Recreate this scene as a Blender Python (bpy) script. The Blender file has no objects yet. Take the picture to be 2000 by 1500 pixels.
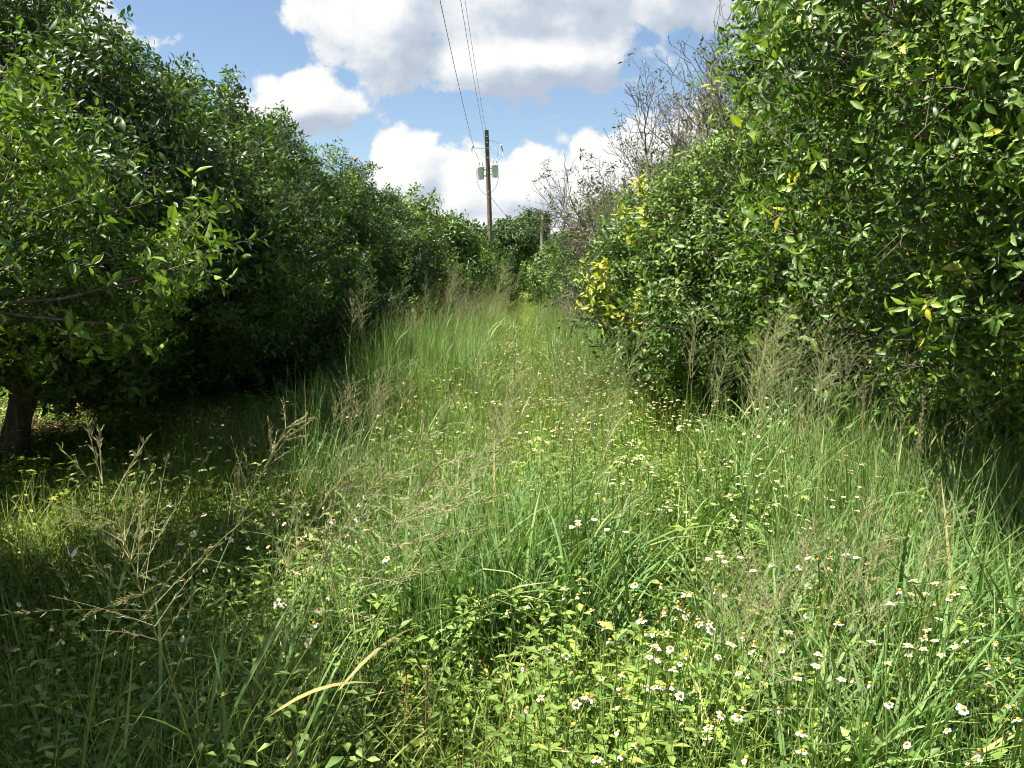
import bpy, math
import numpy as np
from mathutils import Matrix, Vector

R_ = math.radians
scene = bpy.context.scene
COL = scene.collection

# ------------------------------------------------------------------ camera
PITCH, YAW, CAM_Z = 6.7, 0.5, 1.65
cam_d = bpy.data.cameras.new("camera")
cam_d.lens, cam_d.sensor_width = 30.6, 36.0
cam_d.clip_start, cam_d.clip_end = 0.05, 3000.0
cam = bpy.data.objects.new("camera", cam_d)
cam.location = (0.0, 0.0, CAM_Z)
cam.rotation_euler = (R_(90.0 - PITCH), 0.0, R_(YAW))
COL.objects.link(cam)
scene.camera = cam

# ------------------------------------------------------------------ light, exposure
SUN_EL, SUN_AZ = 60.0, -101.0        # degrees; azimuth from +Y (view direction), negative = to the left
sd = Vector((math.sin(R_(SUN_AZ)) * math.cos(R_(SUN_EL)), math.cos(R_(SUN_AZ)) * math.cos(R_(SUN_EL)), math.sin(R_(SUN_EL))))
sun_d = bpy.data.lights.new("sun", "SUN")
sun_d.energy, sun_d.angle, sun_d.color = 5.0, R_(0.53), (1.0, 0.95, 0.86)
sun = bpy.data.objects.new("sun", sun_d)
sun.rotation_euler = sd.to_track_quat("Z", "Y").to_euler()
COL.objects.link(sun)

vs = scene.view_settings
vs.view_transform, vs.look = "Standard", "None"
vs.exposure, vs.gamma, vs.use_curve_mapping = 1.65, 1.0, False
scene.render.engine = "CYCLES"
cy = scene.cycles
cy.use_denoising = True
cy.max_bounces, cy.diffuse_bounces, cy.glossy_bounces = 6, 3, 2
cy.transmission_bounces, cy.transparent_max_bounces = 5, 4
cy.caustics_reflective = cy.caustics_refractive = False
cy.sample_clamp_indirect = 6.0
cy.use_adaptive_sampling, cy.adaptive_threshold, cy.adaptive_min_samples = True, 0.03, 20
cy.time_limit = 700.0
cy.filter_width = 1.05
scene.render.use_persistent_data = False


# ------------------------------------------------------------------ node helpers
class NT:
    def __init__(self, tree):
        self.t = tree
        self.n = tree.nodes
        self.l = tree.links

    def node(self, typ, **kw):
        nd = self.n.new(typ)
        for k, v in kw.items():
            setattr(nd, k, v)
        return nd

    def put(self, sock, v):
        if isinstance(v, bpy.types.NodeSocket):
            self.l.new(v, sock)
        elif v is not None:
            sock.default_value = v

    def m(self, op, a, b=None, c=None, clamp=False):
        nd = self.node("ShaderNodeMath", operation=op, use_clamp=clamp)
        for i, v in enumerate((a, b, c)):
            if v is not None:
                self.put(nd.inputs[i], v)
        return nd.outputs[0]

    def v(self, op, a, b=None):
        nd = self.node("ShaderNodeVectorMath", operation=op)
        self.put(nd.inputs[0], a)
        if b is not None:
            self.put(nd.inputs[3 if op == "SCALE" else 1], b)
        return nd.outputs[1 if op in ("LENGTH", "DOT_PRODUCT") else 0]

    def xyz(self, v):
        nd = self.node("ShaderNodeSeparateXYZ")
        self.put(nd.inputs[0], v)
        return nd.outputs

    def noise(self, v, scale, detail=4.0, rough=0.5, dist=0.0, lac=2.0):
        nd = self.node("ShaderNodeTexNoise")
        if v is not None:
            self.put(nd.inputs["Vector"], v)
        for k, x in (("Scale", scale), ("Detail", detail), ("Roughness", rough), ("Distortion", dist), ("Lacunarity", lac)):
            self.put(nd.inputs[k], x)
        return nd.outputs[0]

    def ramp(self, f, stops, interp="LINEAR"):
        nd = self.node("ShaderNodeValToRGB")
        cr = nd.color_ramp
        cr.interpolation = interp
        while len(cr.elements) < len(stops):
            cr.elements.new(0.5)
        for e, (p, c) in zip(cr.elements, stops):
            e.position = p
            e.color = (*c, 1.0) if len(c) == 3 else c
        self.put(nd.inputs[0], f)
        return nd.outputs[0]

    def mix(self, f, a, b):
        nd = self.node("ShaderNodeMix", data_type="RGBA")
        self.put(nd.inputs[0], f)
        self.put(nd.inputs[6], a if not isinstance(a, tuple) else (*a[:3], 1.0))
        self.put(nd.inputs[7], b if not isinstance(b, tuple) else (*b[:3], 1.0))
        return nd.outputs[2]

    def smooth(self, x, lo, hi):
        nd = self.node("ShaderNodeMapRange", interpolation_type="SMOOTHSTEP")
        self.put(nd.inputs[0], x)
        nd.inputs[1].default_value, nd.inputs[2].default_value = lo, hi
        return nd.outputs[0]


# ------------------------------------------------------------------ sky: Nishita with drifting cumulus
world = bpy.data.worlds.new("World")
scene.world = world
world.use_nodes = True
W = NT(world.node_tree)
W.n.clear()
sky = W.node("ShaderNodeTexSky", sky_type="NISHITA", sun_disc=False)
sky.sun_elevation, sky.sun_rotation = R_(SUN_EL), R_(SUN_AZ)
sky.air_density, sky.dust_density, sky.ozone_density = 1.0, 0.4, 1.5
dirv = W.v("NORMALIZE", W.node("ShaderNodeTexCoord").outputs["Generated"])

CLOUD_LIGHT = 6.5
# cumulus heaps: azimuth, elevation, half width, half height (radians) -- real directions in the sky
CLOUDS = [
    (0.02, 0.325, 0.260, 0.125), (-0.150, 0.285, 0.095, 0.085), (0.02, 0.243, 0.165, 0.050), (0.17, 0.315, 0.130, 0.075),
    (-0.245, 0.192, 0.080, 0.042), (-0.128, 0.112, 0.050, 0.060), (-0.01, 0.100, 0.150, 0.058), (0.110, 0.105, 0.120, 0.060),
    (0.20, 0.140, 0.120, 0.062), (0.00, 0.050, 0.32, 0.055), (0.44, 0.20, 0.14, 0.08), (-0.55, 0.24, 0.14, 0.07),
]


def cloud_density(d, detail):
    x, y, z = W.xyz(d)
    az = W.m("ARCTAN2", x, y)
    el = W.m("ARCSINE", z)
    ae = W.node("ShaderNodeCombineXYZ")
    W.put(ae.inputs[0], az)
    W.put(ae.inputs[1], el)
    fb = W.noise(W.v("MULTIPLY", d, (1.0, 1.0, 1.15)), 15.0, detail, 0.56, 0.15)
    best = None
    for (a0, e0, ra, re) in CLOUDS:
        q = W.v("MULTIPLY", W.v("SUBTRACT", ae.outputs[0], (a0, e0, 0.0)), (1 / ra, 1 / re, 0.0))
        b = W.m("SUBTRACT", 1.0, W.v("LENGTH", q))
        best = b if best is None else W.m("SMOOTH_MAX", best, b, 0.15)
    # the rest of the sky carries the same kind of scattered cumulus
    big = W.m("MULTIPLY", W.m("SUBTRACT", W.noise(W.v("MULTIPLY", d, (1.0, 1.0, 1.6)), 3.2, 1.0, 0.5), 0.52), 4.0)
    away = W.m("MAXIMUM", W.smooth(W.m("ABSOLUTE", az), 0.62, 0.75), W.smooth(el, 0.46, 0.58))
    big = W.m("SUBTRACT", W.m("MULTIPLY", W.m("ADD", big, 2.0), away), 2.0)
    best = W.m("MAXIMUM", best, big)
    return W.m("ADD", W.m("MULTIPLY", best, 1.35), W.m("MULTIPLY", W.m("SUBTRACT", fb, 0.5), 2.6)), best


D0, B0 = cloud_density(dirv, 8.0)
D1, B1 = cloud_density(W.v("ADD", dirv, (-0.016, 0.0, 0.022)), 5.0)
alpha = W.smooth(D0, 0.04, 0.32)
lit = W.m("ADD", 0.70, W.m("MULTIPLY", W.m("SUBTRACT", D0, D1), 0.72))
lit = W.m("ADD", lit, W.m("MULTIPLY", W.m("SUBTRACT", B0, B1), 0.95), clamp=True)
ccol = W.ramp(lit, [(0.0, (0.50, 0.57, 0.68)), (0.40, (0.64, 0.70, 0.78)), (0.72, (0.86, 0.885, 0.91)), (1.0, (1.0, 0.995, 0.98))])
ccol = W.v("SCALE", ccol, CLOUD_LIGHT)
skyc = W.mix(W.m("MULTIPLY", alpha, 0.97), sky.outputs[0], ccol)
bg = W.node("ShaderNodeBackground")
W.put(bg.inputs[0], skyc)
bg.inputs[1].default_value = 0.05
W.l.new(bg.outputs[0], W.node("ShaderNodeOutputWorld").inputs[0])
world.cycles.sampling_method = "MANUAL"
world.cycles.sample_map_resolution = 512


# ------------------------------------------------------------------ materials
def new_mat(name):
    m = bpy.data.materials.new(name)
    m.use_nodes = True
    N = NT(m.node_tree)
    N.n.clear()
    return m, N, N.node("ShaderNodeOutputMaterial")


def principled(N, color, rough=0.5, spec=0.5, normal=None):
    p = N.node("ShaderNodeBsdfPrincipled")
    N.put(p.inputs["Base Color"], color if not isinstance(color, tuple) else (*color, 1.0))
    N.put(p.inputs["Roughness"], rough)
    p.inputs["Specular IOR Level"].default_value = spec
    if normal is not None:
        N.l.new(normal, p.inputs["Normal"])
    return p


def leaf_mat(name, stops, trans=0.3, rough=0.4, spec=0.5, jitter=0.25, warm=(1.15, 1.25, 0.5)):
    """Thin leaf: glossy front, light passing through. tone (per leaf) and the clump's own random number choose the colour."""
    m, N, out = new_mat(name)
    tone = N.node("ShaderNodeAttribute", attribute_name="tone").outputs["Fac"]
    rnd = N.node("ShaderNodeObjectInfo").outputs["Random"]
    f = N.m("ADD", tone, N.m("MULTIPLY", N.m("SUBTRACT", rnd, 0.5), jitter), clamp=True)
    col = N.ramp(f, stops)
    pos = N.node("ShaderNodeNewGeometry").outputs["Position"]
    spot = N.noise(pos, 60.0, 2.0, 0.6)
    col = N.mix(N.m("MULTIPLY", N.smooth(spot, 0.4, 0.75), 0.25), col, N.v("MULTIPLY", col, (1.5, 1.35, 0.9)))
    rib = N.smooth(N.node("ShaderNodeAttribute", attribute_name="rib").outputs["Fac"], 0.80, 0.97)
    col = N.mix(N.m("MULTIPLY", rib, 0.45), col, N.v("ADD", N.v("MULTIPLY", col, (1.7, 1.6, 1.4)), (0.03, 0.04, 0.01)))
    p = principled(N, col, N.m("ADD", rough, N.m("MULTIPLY", N.m("SUBTRACT", spot, 0.5), 0.4)), spec)
    t = N.node("ShaderNodeBsdfTranslucent")
    N.l.new(N.v("MULTIPLY", col, warm), t.inputs[0])
    mx = N.node("ShaderNodeMixShader")
    mx.inputs[0].default_value = trans
    N.l.new(p.outputs[0], mx.inputs[1])
    N.l.new(t.outputs[0], mx.inputs[2])
    N.l.new(mx.outputs[0], out.inputs[0])
    return m


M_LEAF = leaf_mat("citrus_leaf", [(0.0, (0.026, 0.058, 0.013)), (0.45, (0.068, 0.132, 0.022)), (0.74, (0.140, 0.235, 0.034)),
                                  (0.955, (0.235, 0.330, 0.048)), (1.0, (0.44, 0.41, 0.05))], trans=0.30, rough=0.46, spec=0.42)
M_DULL = leaf_mat("ailing_leaf", [(0.0, (0.040, 0.060, 0.024)), (0.5, (0.075, 0.105, 0.035)), (0.8, (0.15, 0.13, 0.06)), (1.0, (0.30, 0.22, 0.10))],
                  trans=0.25, rough=0.5, spec=0.4)
M_YELLOW = leaf_mat("yellow_leaf", [(0.0, (0.20, 0.27, 0.03)), (0.5, (0.34, 0.37, 0.035)), (1.0, (0.52, 0.47, 0.05))], trans=0.35, rough=0.42)
M_OAK = leaf_mat("oak_leaf", [(0.0, (0.032, 0.064, 0.022)), (0.6, (0.060, 0.112, 0.032)), (1.0, (0.10, 0.165, 0.045))], trans=0.25, rough=0.5, spec=0.3)
M_GUINEA = leaf_mat("guinea_blade", [(0.0, (0.060, 0.124, 0.034)), (0.5, (0.124, 0.222, 0.060)), (0.85, (0.220, 0.325, 0.102)), (1.0, (0.30, 0.27, 0.10))],
                    trans=0.27, rough=0.58, spec=0.25, warm=(1.1, 1.2, 0.55))
M_GRASS = leaf_mat("short_grass_blade", [(0.0, (0.084, 0.138, 0.030)), (0.5, (0.165, 0.240, 0.046)), (0.85, (0.285, 0.350, 0.078)), (1.0, (0.50, 0.44, 0.18))],
                   trans=0.27, rough=0.58, spec=0.25, jitter=0.35)
M_HERB = leaf_mat("herb_leaf", [(0.0, (0.088, 0.155, 0.034)), (0.5, (0.160, 0.255, 0.050)), (0.9, (0.265, 0.350, 0.072)), (1.0, (0.36, 0.38, 0.08))],
                  trans=0.26, rough=0.5, spec=0.35, jitter=0.35)
M_DRY = leaf_mat("dry_blade", [(0.0, (0.20, 0.13, 0.055)), (0.5, (0.33, 0.235, 0.10)), (1.0, (0.46, 0.37, 0.18))], trans=0.3, rough=0.65, spec=0.25)
M_LITTER = leaf_mat("litter_leaf", [(0.0, (0.07, 0.040, 0.022)), (0.5, (0.17, 0.095, 0.05)), (1.0, (0.34, 0.22, 0.12))], trans=0.1, rough=0.7, spec=0.25)
M_SEED = leaf_mat("seed_head", [(0.0, (0.16, 0.20, 0.09)), (0.5, (0.27, 0.27, 0.14)), (1.0, (0.31, 0.25, 0.17))], trans=0.25, rough=0.6, spec=0.3, jitter=0.9)
M_PETAL = leaf_mat("white_petal", [(0.0, (0.70, 0.68, 0.58)), (1.0, (0.82, 0.81, 0.76))], trans=0.3, rough=0.6, spec=0.2, warm=(1.0, 1.0, 0.9))
M_DISC = leaf_mat("flower_disc", [(0.0, (0.45, 0.20, 0.02)), (0.5, (0.62, 0.33, 0.03)), (1.0, (0.70, 0.45, 0.05))], trans=0.05, rough=0.7, spec=0.2, jitter=0.6)
M_CREAM = leaf_mat("cream_petal", [(0.0, (0.62, 0.55, 0.34)), (1.0, (0.78, 0.73, 0.55))], trans=0.3, rough=0.6, spec=0.2, warm=(1.0, 1.0, 0.8))


def bark_mat(name, a, b, scale=14.0, stretch=(1.0, 1.0, 0.25)):
    m, N, out = new_mat(name)
    co = N.node("ShaderNodeTexCoord").outputs["Object"]
    n1 = N.noise(N.v("MULTIPLY", co, stretch), scale, 6.0, 0.65)
    n2 = N.noise(co, 3.0, 3.0)
    col = N.mix(N.smooth(n1, 0.35, 0.68), a, b)
    col = N.mix(N.m("MULTIPLY", N.smooth(n2, 0.5, 0.75), 0.5), col, (0.24, 0.24, 0.20))
    bp = N.node("ShaderNodeBump")
    bp.inputs["Strength"].default_value, bp.inputs["Distance"].default_value = 0.6, 0.01
    N.l.new(n1, bp.inputs["Height"])
    N.l.new(principled(N, col, 0.85, 0.2, bp.outputs[0]).outputs[0], out.inputs[0])
    return m


M_BARK = bark_mat("citrus_bark", (0.07, 0.055, 0.042), (0.20, 0.165, 0.13))
M_GREYBARK = bark_mat("bare_wood", (0.085, 0.070, 0.058), (0.22, 0.19, 0.16), 30.0)
M_POLE = bark_mat("weathered_pole", (0.085, 0.062, 0.045), (0.21, 0.165, 0.125), 9.0, (1.0, 1.0, 0.04))
M_POLE2 = bark_mat("grey_pole", (0.24, 0.21, 0.18), (0.42, 0.38, 0.33), 9.0, (1.0, 1.0, 0.04))


def plain_mat(name, c, rough=0.5, metal=0.0, var=0.15):
    m, N, out = new_mat(name)
    co = N.node("ShaderNodeTexCoord").outputs["Object"]
    n = N.noise(co, 6.0, 5.0, 0.6)
    col = N.mix(N.smooth(n, 0.3, 0.7), tuple(x * (1 - var) for x in c), tuple(min(1, x * (1 + var)) for x in c))
    p = principled(N, col, rough)
    p.inputs["Metallic"].default_value = metal
    N.l.new(p.outputs[0], out.inputs[0])
    return m


M_TANK = plain_mat("grey_enamel", (0.70, 0.76, 0.82), 0.45)
M_STEEL = plain_mat("galvanised_steel", (0.28, 0.28, 0.28), 0.5, 0.6)
M_WIRE = plain_mat("wire", (0.10, 0.10, 0.10), 0.6)
M_PORC = plain_mat("insulator", (0.42, 0.40, 0.38), 0.3)
M_FRUIT = plain_mat("orange_peel", (0.62, 0.24, 0.02), 0.45)
M_GFRUIT = plain_mat("green_peel", (0.13, 0.19, 0.03), 0.4)


def ground_mat():
    m, N, out = new_mat("orchard_ground")
    pos = N.node("ShaderNodeNewGeometry").outputs["Position"]
    x, y, z = N.xyz(pos)
    wob = N.m("MULTIPLY", N.m("SUBTRACT", N.noise(pos, 0.7, 4.0, 0.6), 0.5), 2.2)
    left = N.smooth(N.m("ABSOLUTE", N.m("ADD", N.m("ADD", x, 4.4), wob)), 2.6, 1.3)
    right = N.smooth(N.m("ABSOLUTE", N.m("ADD", N.m("SUBTRACT", x, 4.4), wob)), 2.6, 1.3)
    under = N.m("MAXIMUM", left, right)
    fine = N.noise(pos, 26.0, 7.0, 0.7)
    mid = N.noise(pos, 2.4, 5.0, 0.6)
    soil = N.ramp(fine, [(0.3, (0.045, 0.030, 0.020)), (0.55, (0.12, 0.078, 0.048)), (0.75, (0.22, 0.15, 0.095))])
    turf = N.ramp(N.m("ADD", N.m("MULTIPLY", fine, 0.6), N.m("MULTIPLY", mid, 0.4)),
                  [(0.3, (0.045, 0.062, 0.020)), (0.5, (0.085, 0.120, 0.032)), (0.7, (0.135, 0.155, 0.048))])
    col = N.mix(under, turf, soil)
    bp = N.node("ShaderNodeBump")
    bp.inputs["Strength"].default_value, bp.inputs["Distance"].default_value = 0.7, 0.03
    N.l.new(fine, bp.inputs["Height"])
    N.l.new(principled(N, col, 0.95, 0.1, bp.outputs[0]).outputs[0], out.inputs[0])
    return m


M_GROUND = ground_mat()


# ------------------------------------------------------------------ mesh helpers
class Geo:
    def __init__(self):
        self.V, self.F, self.M, self.T, self.B, self.n = [], [], [], [], [], 0

    def add(self, v, f, mat=0, tone=0.5, rib=0.0):
        v = np.asarray(v, float)
        f = np.asarray(f, int)
        if f.shape[1] == 4:
            f = np.concatenate([f[:, [0, 1, 2]], f[:, [0, 2, 3]]])
        self.V.append(v)
        self.F.append(f + self.n)
        self.M.append(np.full(len(f), mat))
        self.T.append(np.broadcast_to(np.asarray(tone, float), (len(v),)))
        self.B.append(np.broadcast_to(np.asarray(rib, float), (len(v),)))
        self.n += len(v)

    def mesh(self, name, mats, smooth=True):
        me = bpy.data.meshes.new(name)
        v = np.concatenate(self.V)
        f = np.concatenate(self.F)
        me.vertices.add(len(v))
        me.vertices.foreach_set("co", v.astype(np.float32).ravel())
        me.loops.add(f.size)
        me.loops.foreach_set("vertex_index", f.astype(np.int32).ravel())
        me.polygons.add(len(f))
        me.polygons.foreach_set("loop_start", np.arange(0, f.size, 3, dtype=np.int32))
        me.polygons.foreach_set("material_index", np.concatenate(self.M).astype(np.int32))
        me.polygons.foreach_set("use_smooth", np.full(len(f), smooth))
        for m in mats:
            me.materials.append(m)
        at = me.attributes.new("tone", "FLOAT", "POINT")
        at.data.foreach_set("value", np.concatenate(self.T).astype(np.float32))
        b = np.concatenate(self.B)
        if b.any():
            at = me.attributes.new("rib", "FLOAT", "POINT")
            at.data.foreach_set("value", b.astype(np.float32))
        me.update(calc_edges=True)
        return me


def link(name, data, parent=None, loc=(0, 0, 0), rot=(0, 0, 0), scale=(1, 1, 1)):
    o = bpy.data.objects.new(name, data)
    COL.objects.link(o)
    o.location, o.rotation_euler, o.scale = loc, rot, scale
    if parent is not None:
        o.parent = parent
    return o


def tag(o, label=None, cat=None, group=None, kind=None):
    for k, v in (("label", label), ("category", cat), ("group", group), ("kind", kind)):
        if v:
            o[k] = v
    return o


def unit(v):
    v = np.asarray(v, float)
    return v / np.maximum(np.linalg.norm(v, axis=-1, keepdims=True), 1e-9)


def tube(path, rad, sides=5):
    p = np.asarray(path, float)
    n = len(p)
    r = np.broadcast_to(np.asarray(rad, float), (n,))
    t = unit(np.gradient(p, axis=0))
    ref = np.array([0.31, 0.95, 0.11]) if abs(t[0][2]) > 0.7 else np.array([0.0, 0.0, 1.0])
    a = unit(np.cross(t, ref))
    b = np.cross(t, a)
    ang = np.arange(sides) * 2 * math.pi / sides
    v = p[:, None, :] + r[:, None, None] * (np.cos(ang)[None, :, None] * a[:, None, :] + np.sin(ang)[None, :, None] * b[:, None, :])
    v = v.reshape(-1, 3)
    i = np.arange(n - 1)[:, None] * sides
    j = np.arange(sides)[None, :]
    k = (j + 1) % sides
    f = np.stack([i + j, i + k, i + sides + k, i + sides + j], -1).reshape(-1, 4)
    f = np.concatenate([f[:, [0, 1, 2]], f[:, [0, 2, 3]]])
    caps = [[0, s, s + 1] for s in range(1, sides - 1)] + [[(n - 1) * sides, (n - 1) * sides + s + 1, (n - 1) * sides + s] for s in range(1, sides - 1)]
    return v, np.concatenate([f, np.array(caps)])


def bez(a, b, c, n=8):
    t = np.linspace(0, 1, n)[:, None]
    a, b, c = map(np.asarray, (a, b, c))
    return (1 - t) ** 2 * a + 2 * t * (1 - t) * b + t ** 2 * c


def lathe(profile, sides=20):
    """profile: list of (radius, z), closed at both ends."""
    pr = np.array(profile, float)
    ang = np.arange(sides) * 2 * math.pi / sides
    v = np.stack([pr[:, None, 0] * np.cos(ang), pr[:, None, 0] * np.sin(ang), np.broadcast_to(pr[:, None, 1], (len(pr), sides))], -1).reshape(-1, 3)
    i = np.arange(len(pr) - 1)[:, None] * sides
    j = np.arange(sides)[None, :]
    k = (j + 1) % sides
    f = np.stack([i + j, i + k, i + sides + k, i + sides + j], -1).reshape(-1, 4)
    return v, f


RIB = np.array([1, 0, 1, 0, 0, 1, 0, 0, 1, 0, 0, 1, 0, 1.0])


def leaf_shape(L, Wd, curl=0.15, fold=0.35, full=True, wave=0.0):
    """A leaf lying along +Y, upper face +Z."""
    if not full:
        v = np.array([[0, 0, 0], [-Wd / 2, L * 0.48, fold * Wd * 0.5 - curl * L * 0.2], [0, L, -curl * L], [Wd / 2, L * 0.48, fold * Wd * 0.5 - curl * L * 0.2],
                      ])
        return v, np.array([[0, 2, 1], [0, 3, 2]])
    ts = [0.12, 0.36, 0.62, 0.85]
    ws = [0.50, 0.98, 0.90, 0.40]
    v = [[0, 0, 0]]
    for i, (t, w) in enumerate(zip(ts, ws)):
        z = -curl * L * t * t
        h = w * Wd / 2
        wv = wave * L * (0.5 if i % 2 else -0.5)
        v += [[-h, t * L, z + fold * h + wv], [0, t * L, z], [h, t * L, z + fold * h - wv]]
    v.append([0, L, -curl * L])
    f = [[0, 2, 1], [0, 3, 2]]
    for i in range(3):
        a = 1 + 3 * i
        f += [[a, a + 1, a + 4], [a, a + 4, a + 3], [a + 1, a + 2, a + 5], [a + 1, a + 5, a + 4]]
    f += [[10, 11, 13], [11, 12, 13]]
    return np.array(v), np.array(f)


def frames(d, n):
    """Rotation matrices whose Y is d and whose Z leans to n; vectorised."""
    y = unit(d)
    x = unit(np.cross(y, n) + 1e-6)
    z = np.cross(x, y)
    return np.stack([x, y, z], -1)


def zframes(d, roll):
    """Rotation matrices whose Z is d, turned about it by roll."""
    z = unit(d)
    ref = np.where(np.abs(z[..., 2:3]) > 0.9, np.array([1.0, 0, 0]), np.array([0, 0, 1.0]))
    x = unit(np.cross(ref, z))
    y = np.cross(z, x)
    c, s = np.cos(roll)[..., None], np.sin(roll)[..., None]
    return np.stack([c * x + s * y, -s * x + c * y, z], -1)


def eulers(Rm):
    ry = np.arcsin(np.clip(-Rm[..., 2, 0], -1, 1))
    rx = np.arctan2(Rm[..., 2, 1], Rm[..., 2, 2])
    rz = np.arctan2(Rm[..., 1, 0], Rm[..., 0, 0])
    return np.stack([rx, ry, rz], -1)


# ------------------------------------------------------------------ scatter of small geometry (stuff), by geometry nodes
_groups = {}


def template(name, geo, mats):
    return bpy.data.objects.new(name, geo.mesh(name, mats))     # never linked: only its mesh is used


def scatter_group(key, temps):
    if key in _groups:
        return _groups[key]
    g = bpy.data.node_groups.new("scatter_" + key, "GeometryNodeTree")
    g.interface.new_socket("Geometry", in_out="INPUT", socket_type="NodeSocketGeometry")
    g.interface.new_socket("Geometry", in_out="OUTPUT", socket_type="NodeSocketGeometry")
    n, l = g.nodes, g.links
    gi, go = n.new("NodeGroupInput"), n.new("NodeGroupOutput")
    jn = n.new("GeometryNodeJoinGeometry")
    for t in reversed(temps):
        oi = n.new("GeometryNodeObjectInfo")
        oi.inputs["Object"].default_value = t
        oi.inputs["As Instance"].default_value = False
        gt = n.new("GeometryNodeGeometryToInstance")
        l.new(oi.outputs["Geometry"], gt.inputs[0])
        l.new(gt.outputs[0], jn.inputs[0])
    ip = n.new("GeometryNodeInstanceOnPoints")
    ip.inputs["Pick Instance"].default_value = True

    def attr(nm, typ):
        a = n.new("GeometryNodeInputNamedAttribute")
        a.data_type = typ
        a.inputs["Name"].default_value = nm
        return a.outputs["Attribute"]

    er = n.new("FunctionNodeEulerToRotation")
    l.new(attr("rot", "FLOAT_VECTOR"), er.inputs[0])
    l.new(gi.outputs[0], ip.inputs["Points"])
    l.new(jn.outputs[0], ip.inputs["Instance"])
    l.new(attr("idx", "INT"), ip.inputs["Instance Index"])
    l.new(er.outputs[0], ip.inputs["Rotation"])
    l.new(attr("scl", "FLOAT_VECTOR"), ip.inputs["Scale"])
    l.new(ip.outputs[0], go.inputs[0])
    _groups[key] = g
    return g


def scatter(name, key, temps, pos, rot, scl, idx, parent=None):
    me = bpy.data.meshes.new(name)
    k = len(pos)
    me.vertices.add(k)
    me.vertices.foreach_set("co", np.asarray(pos, np.float32).ravel())
    scl = np.asarray(scl, float)
    if scl.ndim == 1:
        scl = np.repeat(scl[:, None], 3, 1)
    for nm, typ, fld, arr in (("rot", "FLOAT_VECTOR", "vector", rot), ("scl", "FLOAT_VECTOR", "vector", scl), ("idx", "INT", "value", idx)):
        a = me.attributes.new(nm, typ, "POINT")
        a.data.foreach_set(fld, np.asarray(arr, np.int32 if typ == "INT" else np.float32).ravel())
    for m in temps[0].data.materials:
        me.materials.append(m)
    o = link(name, me, parent)
    md = o.modifiers.new("scatter", "NODES")
    md.node_group = scatter_group(key, temps)
    return o


# ------------------------------------------------------------------ ground
_gr = np.random.default_rng(5)
_gk = [(_gr.uniform(0.15, 1.1) * np.array([math.cos(a), math.sin(a)]), _gr.uniform(0, 6.28), _gr.uniform(0.4, 1)) for a in _gr.uniform(0, 6.28, 9)]


def gz(x, y):
    x, y = np.asarray(x, float), np.asarray(y, float)
    h = sum(w * np.sin(k[0] * x * 1.5 + k[1] * y * 1.5 + p) for k, p, w in _gk)
    fade = np.exp(-((x / 30.0) ** 2 + (y / 70.0) ** 2))
    return 0.022 * h * fade


def build_ground():
    def axis(lo, hi, fine, n):
        t = np.linspace(-1, 1, n)
        s = np.sinh(t * 5.0) / np.sinh(5.0)
        return np.where(s < 0, -s * lo, s * hi)
    xs = axis(-700, 700, 0, 161)
    ys = axis(-300, 1500, 0, 201) + 6.0
    X, Y = np.meshgrid(xs, ys)
    v = np.stack([X, Y, gz(X, Y)], -1).reshape(-1, 3)
    nx, ny = len(xs), len(ys)
    i = (np.arange(ny - 1)[:, None] * nx + np.arange(nx - 1)[None, :]).ravel()
    g = Geo()
    g.add(v, np.stack([i, i + 1, i + nx + 1, i + nx], -1))
    o = link("ground", g.mesh("ground", [M_GROUND]))
    tag(o, "orchard ground, brown litter under the trees and turf in the lanes", "ground", kind="structure")


build_ground()


# ------------------------------------------------------------------ citrus foliage templates
LEAF_KINDS = [(1.0, 0.43, 0.16, 0.45, 0.018), (1.0, 0.47, 0.34, 0.35, -0.03), (1.0, 0.37, 0.05, 0.60, 0.025), (1.0, 0.45, 0.46, 0.50, 0.02), (1.0, 0.40, -0.12, 0.75, -0.03)]


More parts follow.
